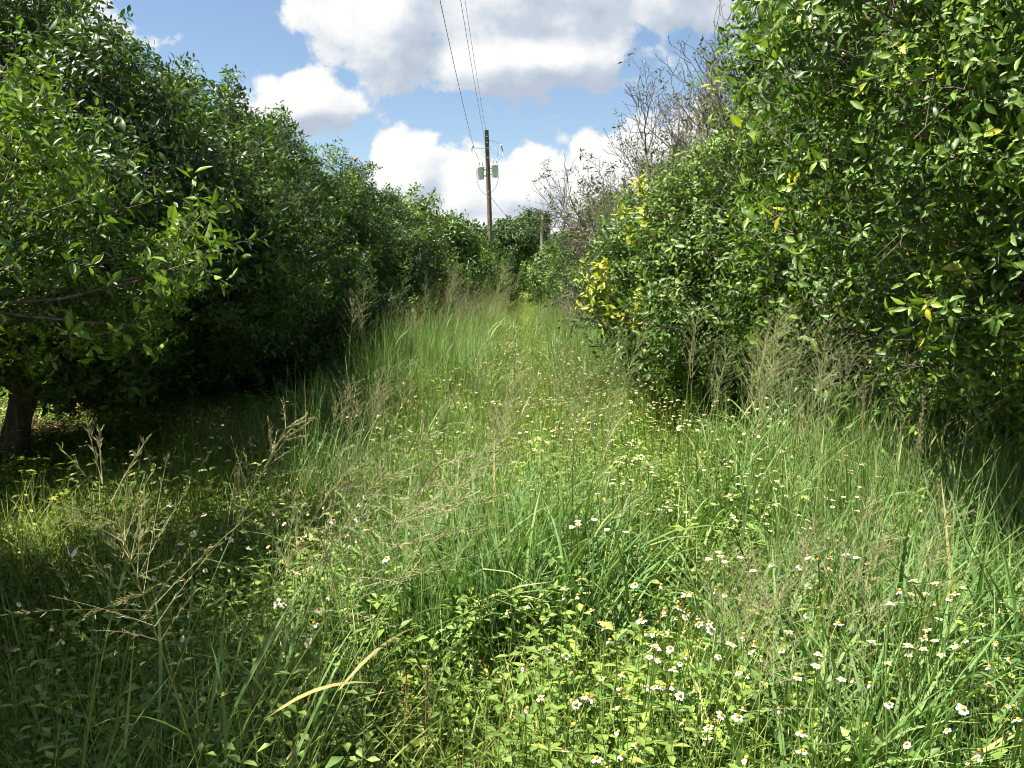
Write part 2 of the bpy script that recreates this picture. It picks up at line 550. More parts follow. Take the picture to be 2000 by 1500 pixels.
def spray(seed, twigs=6, per=7, length=0.42, leaf=0.082, full=True, tone=(0.12, 0.62), spread=1.0, leaf_mats=1):
    """One leafy branchlet growing along +Z. Returns whole geometry, twig-only geometry and the list of its leaves."""
    r = np.random.default_rng(seed)
    g, tw, leaves = Geo(), Geo(), []
    bend = r.normal(0, 0.10, 2)
    main = bez((0, 0, -0.14), (0, 0, length * 0.5), (bend[0], bend[1], length), 6)
    paths = [(main, 0.0042)]
    for k in range(twigs):
        t = 0.18 + 0.75 * (k + r.uniform(0, 0.6)) / twigs
        i = t * (len(main) - 1)
        p0 = main[int(i)] + (main[min(int(i) + 1, 5)] - main[int(i)]) * (i - int(i))
        a = k * 2.4 + r.uniform(-0.5, 0.5)
        d = unit([math.cos(a) * spread, math.sin(a) * spread, r.uniform(0.35, 0.9)])
        ln = r.uniform(0.13, 0.26) * length / 0.42
        paths.append((bez(p0, p0 + d * ln * 0.5, p0 + d * ln + np.array([0, 0, r.uniform(-0.02, 0.06)]), 4), 0.0022))
    for j, (pa, rad) in enumerate(paths):
        v, f = tube(pa, np.linspace(rad, rad * 0.35, len(pa)), 4)
        for gg in (g, tw):
            gg.add(v, f, leaf_mats, 0.3)
        td = unit(pa[-1] - pa[-2])
        for q in range(per):
            t = 0.30 + 0.70 * (q + r.uniform(0, 0.5)) / per
            if j == 0:
                t = 0.55 + 0.45 * t
            i = min(t, 0.999) * (len(pa) - 1)
            p0 = pa[int(i)] + (pa[int(i) + 1] - pa[int(i)]) * (i - int(i))
            a = q * 2.39996 + r.uniform(-0.4, 0.4)
            e1 = unit(np.cross(td, [0.3, 0.5, 0.81]))
            e2 = np.cross(td, e1)
            rd = math.cos(a) * e1 + math.sin(a) * e2
            d = unit(rd + td * r.uniform(0.05, 0.8) + r.normal(0, 0.15, 3))
            nrm = td * 0.9 + np.array([0, 0, 0.5]) + r.normal(0, 0.45, 3)
            Rm = frames(d, nrm)
            L = leaf * r.uniform(0.5, 1.3)
            kk = int(r.integers(len(LEAF_KINDS)))
            _, wd, cu, fo, wv = LEAF_KINDS[kk]
            lv, lf = leaf_shape(L, L * wd, cu, fo, full, wv)
            tn = float(np.clip(r.uniform(*tone), 0, 1))
            if r.random() < 0.005:
                tn = 0.98
            lp = p0 + d * 0.012
            g.add(lv @ Rm.T + lp, lf, 0, tn, RIB if full else 0.0)
            leaves.append((Rm, lp, L, kk, tn))
    return g, tw, leaves



def merged(g, out, Rm, p, sc, dt=0.0):
    """Append geometry g to out, turned, scaled, moved and with its tones shifted by dt."""
    v = np.concatenate(g.V)
    t = np.concatenate(g.T)
    out.V.append(v @ (Rm.T * sc) + p)
    out.F.append(np.concatenate(g.F) + out.n)
    out.M.append(np.concatenate(g.M))
    out.T.append(np.clip(np.where(t > 0.96, t, t + dt), 0, 1))
    out.B.append(np.concatenate(g.B))
    out.n += len(v)


def bough(seed, sprays, young_sprays, young, k, s, inner=0.40, sc=(0.75, 1.25)):
    """A rounded bough of many branchlets, its outer side +Z and its upper side +Y."""
    r = np.random.default_rng(seed)
    out = Geo()
    oz = np.array([0, 0, 1.0])
    u = unit(r.normal(0, 1, (k, 3)) + oz * 0.9)
    lump = 1 + 0.16 * np.sin(4.1 * u[:, 0] + seed) * np.sin(3.7 * u[:, 1] + 2 * seed)
    P = u * (s * lump * (1 - inner * r.random(k) ** 1.5))[:, None]
    D = unit(u * 0.8 + oz * 0.45 + np.array([0, 0.25, 0]) + r.normal(0, 0.32, (k, 3)))
    Rm = zframes(D, r.uniform(0, 6.28, k))
    for i in range(max(3, k // 9)):
        u1 = unit(r.normal(0, 1, 3) + oz * 0.7)
        merged(BARE_G[i % 2], out, zframes(unit(u1 + r.normal(0, 0.4, 3))[None], np.array([r.uniform(0, 6)]))[0], u1 * s * r.uniform(0.75, 1.05), r.uniform(0.8, 1.4))
    for i in range(k):
        src = young_sprays if r.random() < young else sprays
        merged(src[int(r.integers(len(src)))], out, Rm[i], P[i], r.uniform(*sc), r.normal(0, 0.08))
    return out


NEAR_G, NEAR_INFO = [], []
for i in range(9):
    tone = (0.28, 0.76) if i < 6 else ((0.45, 0.80) if i == 6 else ((0.58, 0.84) if i == 7 else (0.2, 0.72)))  # leaf tones raised so the big right-hand tree looks sunlit
    g, tw, lv = spray(100 + i, 6 if i != 8 else 4, 7 if i < 6 else 6, 0.36, 0.068 if i != 7 else 0.078, True, tone)
    NEAR_G.append(g)
    NEAR_INFO.append((tw.mesh("twig", [M_LEAF, M_BARK]), lv))
SHADE_G = [spray(150 + i, 7, 8, 0.33, 0.056 if i != 6 else 0.064, True, (0.0, 0.36) if i < 5 else (0.36, 0.74))[0] for i in range(7)]  # left-row leaves, tones darkened to imitate shade
BARE_G = [spray(190 + i, 6, 0, 0.42)[0] for i in range(2)]
MID_G = [spray(200 + i, 7, 7, 0.44, 0.084, False, (0.02, 0.46) if i < 4 else (0.45, 0.85))[0] for i in range(6)]
FAR_G = [spray(300 + i, 7, 6, 0.62, 0.125, False, (0.10, 0.62) if i < 4 else (0.45, 0.85))[0] for i in range(5)]
AIL_G = [spray(400 + i, 3, 4, 0.34, 0.070, False, (0.1, 0.75))[0] for i in range(4)]
YEL_G = [spray(450 + i, 3, 5, 0.30, 0.085, True, (0.1, 0.9))[0] for i in range(2)]
LM = [M_LEAF, M_BARK]
# in each family the last two templates are single branchlets, used as stray shoots
NB = 6
NEAR = [template("bough", bough(500 + i, NEAR_G[:6], NEAR_G[6:], 0.10 + 0.05 * (i % 3), 46, 0.6), LM) for i in range(NB)] + [template("shoot", NEAR_G[j], LM) for j in (2, 8)]
LIT_G = [spray(170 + i, 7, 8, 0.33, 0.053 if i < 5 else 0.062, True, (0.30, 0.74) if i < 5 else (0.58, 0.79))[0] for i in range(7)]  # right-row copy of these sprays, sunlight painted in as lighter tones
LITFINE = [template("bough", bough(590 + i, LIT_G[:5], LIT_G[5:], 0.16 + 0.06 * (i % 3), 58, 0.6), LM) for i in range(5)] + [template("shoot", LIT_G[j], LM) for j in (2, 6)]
SHADEFINE = [template("bough", bough(580 + i, SHADE_G[:5], SHADE_G[5:], 0.03 + 0.03 * (i % 3), 58, 0.6), LM) for i in range(5)] + [template("shoot", SHADE_G[j], LM) for j in (2, 6)]
BRIGHT = [template("bough", bough(520 + i, NEAR_G[6:8], NEAR_G[7:8], 0.55, 30, 0.6, 0.6), LM) for i in range(4)] + [template("shoot", NEAR_G[j], LM) for j in (6, 7)]
BRIGHT = NEAR[:NB] + BRIGHT          # dense body boughs; thin reaching ends take paler young-leaf colours to look sunlit
MID = [template("bough", bough(540 + i, MID_G[:4], MID_G[4:], 0.09, 46, 0.6), LM) for i in range(NB)] + [template("shoot", MID_G[j], LM) for j in (1, 5)]
FAR = [template("bough", bough(560 + i, FAR_G[:4], FAR_G[4:], 0.2, 26, 0.6), LM) for i in range(4)] + [template("shoot", FAR_G[j], LM) for j in (1, 4)]
AILING = [template("sparse_twig", g, [M_DULL, M_GREYBARK]) for g in AIL_G]
YELLOWS = [template("yellow_twig", g, [M_YELLOW, M_BARK]) for g in YEL_G]

LEAF_MESHES = {}


def leaf_mesh(kk, tone):
    q = round(tone * 6) / 6
    if (kk, q) not in LEAF_MESHES:
        _, wd, cu, fo, wv = LEAF_KINDS[kk]
        v, f = leaf_shape(1.0, wd, cu, fo, True, wv)
        g = Geo()
        g.add(v, f, 0, min(q, 0.97), RIB)
        LEAF_MESHES[(kk, q)] = g.mesh("leaf", [M_LEAF])
    return LEAF_MESHES[(kk, q)]


def profile(t, skirt=0.80, dome=1.6):
    """Crown half width against height fraction: full low skirt, domed top."""
    t = np.asarray(t, float)
    low = skirt + (1 - skirt) * np.clip(t / 0.34, 0, 1)
    q = np.clip(t - 0.34, 0, 1) / 0.66
    top = np.sqrt(np.clip(1 - q ** 2.2, 0, 1)) if dome == 0 else np.clip(1 - q ** dome, 0, 1)
    return np.where(t < 0.34, low, top)


def crown_lobes(r, Rr, H, z0, n, size, skirt=0.80, ecc=(1.0, 1.0), dome=1.6):
    out = []
    tries = 0
    mind = size * 0.85
    while len(out) < n and tries < 6000:
        tries += 1
        t = r.uniform(0.0, 1.0)
        a = r.uniform(0, 2 * math.pi)
        lump = 1 + 0.14 * math.sin(3 * a + 1.7 * t * 6 + r.uniform(-0.4, 0.4)) + r.uniform(-0.16, 0.08)
        q = max(0.0, float(profile(t, skirt, dome)) * Rr * lump - size * 0.55)
        if t > 0.8:
            q *= math.sqrt(r.random())
        c = np.array([math.cos(a) * q * ecc[0], math.sin(a) * q * ecc[1], z0 + t * (H - z0 - size * 0.6)])
        if all(np.linalg.norm(c - o[0]) > mind for o in out):
            out.append((c, size * r.uniform(0.75, 1.25)))
    return out


def limbs(r, lobes, fork=0.55, rad=0.12, lean=(0.0, 0.0), sides=7):
    """Trunk geometry and a list of scaffold limb geometries that carry every lobe."""
    tg = Geo()
    top = np.array([lean[0], lean[1], fork])
    v, f = tube(bez((0, 0, -0.08), (lean[0] * 0.3, lean[1] * 0.3, fork * 0.5), top, 7), np.array([1.45, 1.18, 1.05, 1.0, 1.0, 1.02, 0.95]) * rad, 9)
    v = v + r.normal(0, rad * 0.05, v.shape)
    tg.add(v, f)
    cs = np.array([c for c, s in lobes])
    k = 6
    a0 = r.uniform(0, 6.28)
    ang = np.arctan2(cs[:, 1], cs[:, 0])
    sec = (((ang - a0) % (2 * math.pi)) / (2 * math.pi / k)).astype(int)
    geos = []
    for s in range(k):
        idx = np.nonzero(sec == s)[0]
        if len(idx) == 0:
            continue
        g = Geo()
        mean = cs[idx].mean(0)
        end = cs[idx][np.argmax(cs[idx][:, 2] + 0.4 * np.linalg.norm(cs[idx][:, :2], axis=1))]
        ctl = top * 0.4 + mean * 0.6 + np.array([0, 0, r.uniform(-0.35, 0.1)])
        path = bez(top - np.array([0, 0, 0.06]), ctl, end, 12)
        path[1:-1] += r.normal(0, 0.035, (10, 3))
        v, f = tube(path, np.linspace(rad * 0.62, 0.010, 12), sides)
        g.add(v, f)
        for i in idx:
            c = cs[i]
            j = int(np.argmin(np.linalg.norm(path[1:8] - c, axis=1))) + 1
            j = max(1, min(j, 9) - int(r.integers(0, 2)))
            mid = (path[j] + c) / 2 + r.normal(0, 0.12, 3) + np.array([0, 0, -0.10])
            pp = bez(path[j], mid, c, 8)
            ln = float(np.linalg.norm(c - path[j]))
            pp[1:-1] += np.cumsum(r.normal(0, 0.022 * (1 + ln), (6, 3)), 0) * np.array([0.5, 0.9, 1.0, 1.0, 0.8, 0.4])[:, None]
            v, f = tube(pp, np.linspace(0.024, 0.006, 8), 5)
            g.add(v, f)
            for _ in range(3):
                a = pp[int(r.integers(5, 8))]
                b = c + r.normal(0, 0.20, 3)
                q2 = bez(a, (a + b) / 2 + r.normal(0, 0.08, 3), b, 5)
                v, f = tube(q2, np.linspace(0.009, 0.003, 5), 4)
                g.add(v, f)
        geos.append(g)
    return tg, geos


CAM = np.array([0.0, 0.0, CAM_Z])


def citrus(name, base, Rr, H, seed, label, group, lod="near", n_lobes=46, size=0.62, z0=0.45, skirt=0.8, extra=(), lean=(0, 0),
           drop=None, leaf_parts=0, young=0.10, shoots=80, fill=0.38, ecc=(1, 1), fork=0.55, rad=0.12, lo=0.12, cat="tree", dome=1.6, leaf_size=(0.8, 1.05), min_dist=0.0):
    r = np.random.default_rng(seed)
    bz = float(gz(base[0], base[1]))
    root = link(name, None, loc=(base[0], base[1], bz))
    root.empty_display_size = 0.3
    tag(root, label, cat, group)
    org = np.array([base[0], base[1], bz])
    lobes = crown_lobes(r, Rr, H, z0, n_lobes, size, skirt, ecc, dome)
    if drop is not None:
        lobes = [l for l in lobes if not drop(l[0] + org)]
    lobes += [(np.array(e[:3]) - org * np.array([1, 1, 0]), e[3]) for e in extra]
    tg, lg = limbs(r, lobes, fork, rad, lean)
    link("trunk", tg.mesh("trunk", [M_BARK]), root)
    if lod == "far":
        g = Geo()
        for q in lg:
            g.V += q.V
            g.F += [f + g.n for f in q.F]
            g.M += q.M
            g.T += q.T
            g.B += q.B
            g.n += q.n
        link("limb", g.mesh("limb", [M_BARK]), root)
    else:
        for q in lg:
            link("limb", q.mesh("limb", [M_BARK]), root)
    temps = {"near": NEAR, "fine": SHADEFINE, "litfine": LITFINE, "bright": BRIGHT, "mid": MID, "far": FAR}[lod]
    nb = len(temps) - 2
    core = np.array([0, 0, H * 0.35])
    P = np.array([c for c, q in lobes])
    Dn = unit(P - core)
    S = np.array([q for c, q in lobes]) / 0.6
    k = len(P)
    Rm = zframes(Dn, r.normal(0, 0.5, k))
    idx = r.integers(0, nb if lod != "bright" else NB, k)
    if lod == "bright":
        idx[k - len(extra):] = r.integers(NB, nb, len(extra))
    if fill:            # loose boughs inside, so that the crown is not hollow
        fi = r.integers(0, k, int(k * fill))
        P = np.concatenate([P, core + (P[fi] - core) * r.uniform(0.45, 0.8, (len(fi), 1))])
        Rm = np.concatenate([Rm, zframes(unit(r.normal(0, 1, (len(fi), 3)) + Dn[fi]), r.uniform(0, 6, len(fi)))])
        S = np.concatenate([S, r.uniform(0.8, 1.2, len(fi))])
        idx = np.concatenate([idx, r.integers(0, nb if lod != "bright" else NB, len(fi))])
    if shoots:
        li = r.integers(0, k, shoots)
        d = unit(Dn[li] + np.array([0, 0, 0.9]) + r.normal(0, 0.35, (shoots, 3)))
        P = np.concatenate([P, P[li] + d * (S[li] * 0.6 * r.uniform(1.0, 1.4, shoots))[:, None]])
        Rm = np.concatenate([Rm, zframes(unit(d + np.array([0, 0, 0.6])), r.uniform(0, 6.28, shoots))])
        S = np.concatenate([S, r.uniform(0.8, 1.4, shoots)])
        idx = np.concatenate([idx, r.integers(nb, nb + 2, shoots)])
    if leaf_parts:
        lw = P[:k] + org
        n = 900
        li = r.integers(0, k, n)
        u = unit(r.normal(0, 1, (n, 3)) + Dn[li] * 0.9 + unit(CAM - lw[li]) * 0.8)
        sp = P[li] + u * (S[li] * 0.6 * r.uniform(0.92, 1.12, n))[:, None]
        sdn = unit(u * 0.8 + Dn[li] * 0.5 + np.array([0, 0, 0.3]) + r.normal(0, 0.25, (n, 3)))
        v = sp + org - CAM
        cp, snp = math.cos(R_(PITCH)), math.sin(R_(PITCH))
        fw = v[:, 1] * cp - v[:, 2] * snp
        up = v[:, 1] * snp + v[:, 2] * cp
        inview = (fw > 0.5) & (np.abs((v[:, 0] + 0.0087 * v[:, 1]) / np.maximum(fw, 0.1)) < 0.57) & (np.abs(up / np.maximum(fw, 0.1)) < 0.43)
        made, chosen = 0, []
        for i in np.argsort(np.linalg.norm(v, axis=1)):
            if not inview[i] or np.linalg.norm(v[i]) < min_dist or any(np.linalg.norm(sp[i] - sp[j]) < 0.22 for j in chosen):
                continue
            kind = 7 if r.random() < young else int(r.choice([0, 1, 2, 3, 4, 5, 6, 8]))
            tme, lvs = NEAR_INFO[kind]
            if made + len(lvs) > leaf_parts:
                break
            chosen.append(i)
            made += len(lvs)
            Q = zframes(sdn[i:i + 1], r.uniform(0, 6.28, 1))[0]
            Mi = Matrix.Translation(sp[i]) @ Matrix(Q.tolist()).to_4x4() @ Matrix.Scale(float(r.uniform(*leaf_size)), 4)
            t = link("twig", tme, root)
            t.matrix_basis = Mi
            for (lR, lp, L, kk, tn) in lvs:
                o = link("leaf", leaf_mesh(kk, tn), root)
                o.matrix_basis = Mi @ (Matrix.Translation(lp) @ Matrix(lR.tolist()).to_4x4() @ Matrix.Scale(L, 4))
    cr = scatter("crown", lod, temps, P, eulers(Rm), S, idx, root)
    tag(cr, kind="stuff")
    return root


# ------------------------------------------------------------------ the grove
LEFT, RIGHT = "citrus trees of the shaded row left of the lane", "citrus trees of the sunlit row right of the lane"

# near left tree, its trunk outside the picture; boughs reach in over the foreground
citrus("citrus_tree", (-4.35, 1.7), 2.0, 4.5, 11, "citrus tree reaching bright sunlit boughs in from the left edge, its trunk unseen", LEFT,
       extra=[(-2.90, 4.3, 1.90, 0.46), (-2.50, 4.35, 1.62, 0.34), (-2.20, 4.5, 1.75, 0.28), (-1.95, 4.5, 1.68, 0.20), (-2.85, 4.2, 1.55, 0.32),
              (-2.85, 4.4, 2.40, 0.38), (-2.35, 4.3, 1.50, 0.22), (-2.65, 4.6, 2.1, 0.32), (-2.95, 3.9, 1.95, 0.36), (-2.50, 4.0, 1.9, 0.26), (-2.15, 4.6, 1.48, 0.22)],
       z0=1.15, skirt=0.9, leaf_parts=300, young=0.40, n_lobes=58, lod="bright", dome=2.0, fill=0.2, min_dist=3.6, rad=0.05,
       drop=lambda p: p[0] > -0.66 * p[1] - 0.35)
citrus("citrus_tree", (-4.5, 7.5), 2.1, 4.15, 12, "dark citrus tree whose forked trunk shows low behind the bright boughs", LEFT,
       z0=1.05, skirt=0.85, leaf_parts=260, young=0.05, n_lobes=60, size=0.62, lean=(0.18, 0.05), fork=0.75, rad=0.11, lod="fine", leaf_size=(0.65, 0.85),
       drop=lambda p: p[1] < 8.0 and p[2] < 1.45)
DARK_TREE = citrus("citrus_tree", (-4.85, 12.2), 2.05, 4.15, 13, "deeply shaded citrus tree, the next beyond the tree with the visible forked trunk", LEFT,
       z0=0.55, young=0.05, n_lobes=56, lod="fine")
ORANGE_TREE = citrus("citrus_tree", (-4.85, 16.9), 2.1, 4.1, 14, "citrus tree with a ripe orange near its shaded top", LEFT, lod="mid", young=0.08)
lefts = [(21.6, 4.2), (26.3, 3.8), (31.0, 3.9), (35.8, 3.9), (40.5, 4.0), (45.3, 3.9), (50.2, 4.0), (55.0, 4.0), (61.0, 4.3)]
for i, (y, h) in enumerate(lefts):
    nth = ["first", "second", "third", "fourth", "fifth", "sixth", "seventh", "eighth", "ninth"][i]
    lab = "left-row citrus tree, the %s past the one bearing the ripe orange" % nth
    citrus("citrus_tree", (-4.7 - 0.2 * math.sin(i * 2.1) + 0.02 * y, y), 2.1, h, 20 + i, lab, LEFT if i < 2 else "far citrus trees of the left row", lod="mid" if y < 30 else "far",
           n_lobes=40 if y < 30 else 32, size=0.62 if y < 30 else 0.72, shoots=24, young=0.12)

BIG_TREE = citrus("citrus_tree", (4.55, 5.3), 2.6, 5.4, 41, "large glossy citrus tree filling the right edge with broad bright leaves close up", RIGHT,
       z0=1.15, skirt=0.92, fill=0.6, leaf_parts=300, young=0.16, n_lobes=70, size=0.64, rad=0.16, dome=0,
       extra=[(2.25, 3.9, 2.35, 0.45), (2.35, 4.0, 1.75, 0.42), (2.55, 4.2, 2.95, 0.5), (2.35, 4.3, 1.35, 0.38), (2.0, 4.4, 2.0, 0.40)])
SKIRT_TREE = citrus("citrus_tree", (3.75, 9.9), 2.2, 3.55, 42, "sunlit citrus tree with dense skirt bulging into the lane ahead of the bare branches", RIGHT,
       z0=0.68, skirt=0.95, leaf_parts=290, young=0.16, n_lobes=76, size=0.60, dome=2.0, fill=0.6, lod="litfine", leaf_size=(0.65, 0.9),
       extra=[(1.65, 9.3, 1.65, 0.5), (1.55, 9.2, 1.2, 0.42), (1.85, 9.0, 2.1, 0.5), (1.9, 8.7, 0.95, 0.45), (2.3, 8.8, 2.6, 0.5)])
rights = [(24.0, 3.7), (28.6, 3.6), (33.0, 3.8), (37.8, 3.9), (42.5, 3.8), (47.5, 4.0), (53.0, 4.0), (59.0, 4.1), (66.0, 4.2), (74.0, 4.2)]
for i, (y, h) in enumerate(rights):
    nth = ["first", "second", "third", "fourth", "fifth", "sixth", "seventh", "eighth", "ninth", "tenth"][i]
    lab = "green right-row citrus tree, the %s beyond the half-dead trees" % nth
    citrus("citrus_tree", (3.65 + 0.2 * math.sin(i * 1.7), y), 2.0, h, 60 + i, lab, RIGHT if i < 2 else "far citrus trees of the right row", lod="mid" if y < 30 else "far",
           n_lobes=36, size=0.6 if y < 30 else 0.7, shoots=24, young=0.2)

# the neighbouring rows, seen only through gaps under the crowns
for i, (x, y) in enumerate([(-12.4, 6.0), (-12.6, 11.0), (-12.4, 16.5), (-12.5, 22.0), (-12.5, 28.0)]):
    citrus("citrus_tree", (x, y), 2.5, 4.8, 80 + i, "citrus tree of the next row glimpsed through gaps left of the lane", "citrus trees of the next row to the left",
           lod="far", n_lobes=32, size=0.75, shoots=10)


# ------------------------------------------------------------------ declining trees with bare branches
def bare_tree(base, H, seed, label, lean, leafy, depth=5, n_limb=5, spread=0.75):
    r = np.random.default_rng(seed)
    bz = float(gz(*base))
    root = tag(link("citrus_tree", None, loc=(base[0], base[1], bz)), label, "tree", RIGHT)
    root.empty_display_size = 0.3
    tips = []

    def grow(g, p, d, L, rad, lev):
        n = 6
        pts = [np.array(p)]
        dd = unit(d)
        for i in range(n - 1):
            dd = unit(dd + r.normal(0, 0.16, 3) + np.array([0, 0, 0.05]))
            pts.append(pts[-1] + dd * L / (n - 1))
        pts = np.array(pts)
        v, f = tube(pts, np.linspace(rad, rad * 0.62, n), 6 if lev > 3 else (5 if lev > 1 else 3))
        g.add(v, f)
        if lev == 0:
            tips.append((pts[-1], dd))
            return
        kids = 3 if lev > 1 else 4
        for k in range(kids):
            j = n - 1 if k == 0 else int(r.integers(2, n))
            side = unit(np.cross(dd, r.normal(0, 1, 3)))
            ang = r.uniform(0.15, 0.4) if k == 0 else r.uniform(0.5, 1.15)
            nd = unit(dd * math.cos(ang) + side * math.sin(ang) + np.array([0, 0, 0.12]))
            grow(g, pts[j], nd, L * r.uniform(0.58, 0.82), max(0.0065, rad * r.uniform(0.48, 0.64)), lev - 1)

    tg = Geo()
    fork = np.array([0.05, 0.0, 0.6])
    v, f = tube(bez((0, 0, -0.08), (0.02, 0, 0.3), fork, 6), [0.17, 0.14, 0.12, 0.115, 0.115, 0.11], 9)
    tg.add(v, f)
    link("trunk", tg.mesh("trunk", [M_GREYBARK]), root)
    for i in range(n_limb):
        a = i * 2 * math.pi / n_limb + r.uniform(-0.3, 0.3)
        d = np.array([math.cos(a) * spread + lean[0], math.sin(a) * spread + lean[1], 1.0])
        g = Geo()
        grow(g, fork - np.array([0, 0, 0.05]), d, H * 0.36, 0.085, depth)
        link("limb", g.mesh("limb", [M_GREYBARK]), root)
    P = np.array([t[0] for t in tips])
    D = np.array([t[1] for t in tips])
    pr = leafy(P + np.array([base[0], base[1], bz]))
    ok = (r.random(len(P)) < pr) & (P[:, 2] > 0.15)
    P, D = P[ok], D[ok]
    k = len(P)
    idx = r.integers(0, len(AILING), k)
    cr = scatter("crown", "ailing", AILING, P, eulers(zframes(unit(D + r.normal(0, 0.3, D.shape)), r.uniform(0, 6.28, k))), r.uniform(0.7, 1.3, k), idx, root)
    tag(cr, "sparse dull leaves clinging to thin twigs", kind="stuff")
    return root


bare_tree((3.4, 15.2), 5.3, 201, "dying citrus tree of bare grey twigs rising over the sunlit skirt against cloud", (-0.05, 0.0),
          lambda p: np.clip(0.34 - 0.06 * p[:, 2], 0.06, 0.3), depth=6, n_limb=5, spread=0.66)
bare_tree((4.2, 17.0), 4.7, 203, "dead citrus top of fine brown twigs just right of the bare grey one", (-0.05, 0.0),
          lambda p: np.clip(0.5 - 0.08 * p[:, 2], 0.12, 0.4), depth=5, n_limb=5, spread=0.7)
bare_tree((3.4, 20.0), 3.6, 202, "low half-dead citrus tree with brownish sparse leaves beyond the bare grey one", (-0.2, 0.0),
          lambda p: np.full(len(p), 0.75), depth=5, n_limb=5, spread=0.95)


# ------------------------------------------------------------------ distant oak
def oak():
    r = np.random.default_rng(301)
    x, y = -0.45, 114.0
    root = tag(link("oak_tree", None, loc=(x, y, 0)), "broad dark oak closing the far end of the lane between the two poles", "tree")
    OG = [spray(600 + i, 8, 7, 0.9, 0.26, False, (0.1, 0.8))[0] for i in range(4)]
    temps = [template("oak_bough", bough(620 + i, OG, OG[:1], 0.2, 34, 0.75, 0.5), [M_OAK, M_BARK]) for i in range(4)]
    lobes = []
    while len(lobes) < 46:
        u = unit(r.normal(0, 1, 3))
        c = np.array([0, 0, 4.7]) + u * np.array([3.0, 3.0, 3.3]) * r.uniform(0.55, 1.0)
        if c[2] < 1.2:
            continue
        if all(np.linalg.norm(c - q) > 1.05 for q, _ in lobes):
            lobes.append((c, 0.95))
    for q in range(12):
        a = r.uniform(0, 6.28)
        lobes.append((np.array([math.cos(a) * r.uniform(2.0, 4.0), math.sin(a) * 3.0, r.uniform(4.0, 8.6)]), 0.6))
    tg, lg = limbs(r, lobes, 2.0, 0.42, (0.2, 0.0))
    link("trunk", tg.mesh("trunk", [M_BARK]), root)
    for q in lg:
        link("limb", q.mesh("limb", [M_BARK]), root)
    P = np.array([c for c, _ in lobes])
    k = len(P)
    cr = scatter("crown", "oak", temps, P, eulers(zframes(unit(P - np.array([0, 0, 5.0])), r.normal(0, 0.5, k))), r.uniform(0.9, 1.9, k), r.integers(0, 4, k), root)
    tag(cr, kind="stuff")


oak()


# ------------------------------------------------------------------ utility poles and lines
def gobj(name, parts, mats, parent=None, loc=(0, 0, 0), smooth=True):
    g = Geo()
    for v, f in parts:
        g.add(v, f)
    return link(name, g.mesh(name, mats, smooth), parent, loc)


def pole_main():
    x, y = -1.85, 60.0
    top = np.array([-0.38, 0.0, 11.75])
    root = tag(link("utility_pole", None, loc=(x, y, 0)), "tall brown wooden utility pole carrying two grey transformers", "utility pole")
    at = lambda z: top * (z / top[2])
    path = np.array([at(z) for z in (-0.3, 3, 6, 9, 11.75)])
    gobj("shaft", [tube(path, [0.20, 0.185, 0.165, 0.15, 0.135], 14)], [M_POLE], root)
    za = 10.55
    c = at(za)
    arm = gobj("crossarm", [tube(np.array([c + [-0.95, -0.16, 0.02], c + [0.95, -0.16, -0.02]]), 0.024, 6)], [M_STEEL], root)
    for sx in (-0.95, 0.95):
        p = c + np.array([sx, -0.16, 0.0])
        ins = gobj("insulator", [lathe([(0.0, -0.02), (0.05, -0.02), (0.05, 0.06), (0.085, 0.08), (0.05, 0.10), (0.085, 0.14), (0.04, 0.17), (0.04, 0.24), (0.0, 0.25)], 10)], [M_PORC], root)
        ins.location = p + np.array([0, 0, 0.03])
        cut = gobj("fuse_cutout", [tube(np.array([[0, 0, 0.02], [0.05, -0.08, -0.05], [0.10, -0.10, -0.40]]), 0.028, 6),
                                   tube(np.array([[-0.06, 0, 0.0], [-0.10, 0.02, -0.42]]), 0.04, 6)], [M_PORC], root)
        cut.location = p
        cut.scale = (1 if sx < 0 else -1, 1, 1)
    for sx, zc, dy in ((-0.50, 8.95, 0.10), (0.46, 9.05, -0.18)):
        c = at(zc) + np.array([sx, dy, 0])
        tr_s = 0.88
        prof = [(0.0, -0.45), (0.22, -0.45), (0.245, -0.42), (0.25, 0.36), (0.285, 0.37), (0.285, 0.42), (0.24, 0.45), (0.08, 0.50), (0.0, 0.50)]
        tr = gobj("transformer", [lathe([(a * tr_s, b * 0.92) for a, b in prof], 24)], [M_TANK], root, loc=c)
        for bx in (-0.10, 0.12):
            gobj("bushing", [lathe([(0.0, 0.45), (0.035, 0.45), (0.05, 0.52), (0.03, 0.56), (0.05, 0.62), (0.03, 0.68), (0.02, 0.86), (0.0, 0.86)], 8)], [M_PORC], tr, loc=(bx, 0, 0))
        gobj("bracket", [tube(np.array([[0, 0, 0.2], [-sx, -dy, 0.2]]), 0.04, 6), tube(np.array([[0, 0, -0.2], [-sx, -dy, -0.2]]), 0.04, 6)], [M_STEEL], tr)
        e = math.copysign(1, sx)
        gobj("lead_wire", [tube(bez((e * 0.1, -0.05, 0.85), (e * 0.25, -0.1, 1.2), (e * 0.42, -0.2, 1.45), 8), 0.012, 4),
                           tube(bez((e * 0.27, -0.05, 0.2), (e * 0.34, -0.1, -1.2), (-sx * 0.95, -dy, -1.5), 12), 0.012, 4)], [M_WIRE], tr)
    for z in (7.3, 7.7, 9.9, 10.9, 11.3):
        gobj("bolt_plate", [lathe([(0.0, 0.0), (0.05, 0.0), (0.05, 0.03), (0.0, 0.03)], 8)], [M_PORC], root, loc=at(z) + np.array([0.02, -0.17, 0]))
    gobj("tie_wire", [tube(bez(at(11.1) + [0.1, -0.1, 0], at(11.0) + [0.5, -0.1, 0], at(10.55) + [0.95, -0.16, 0.28], 8), 0.012, 4)], [M_WIRE], root)


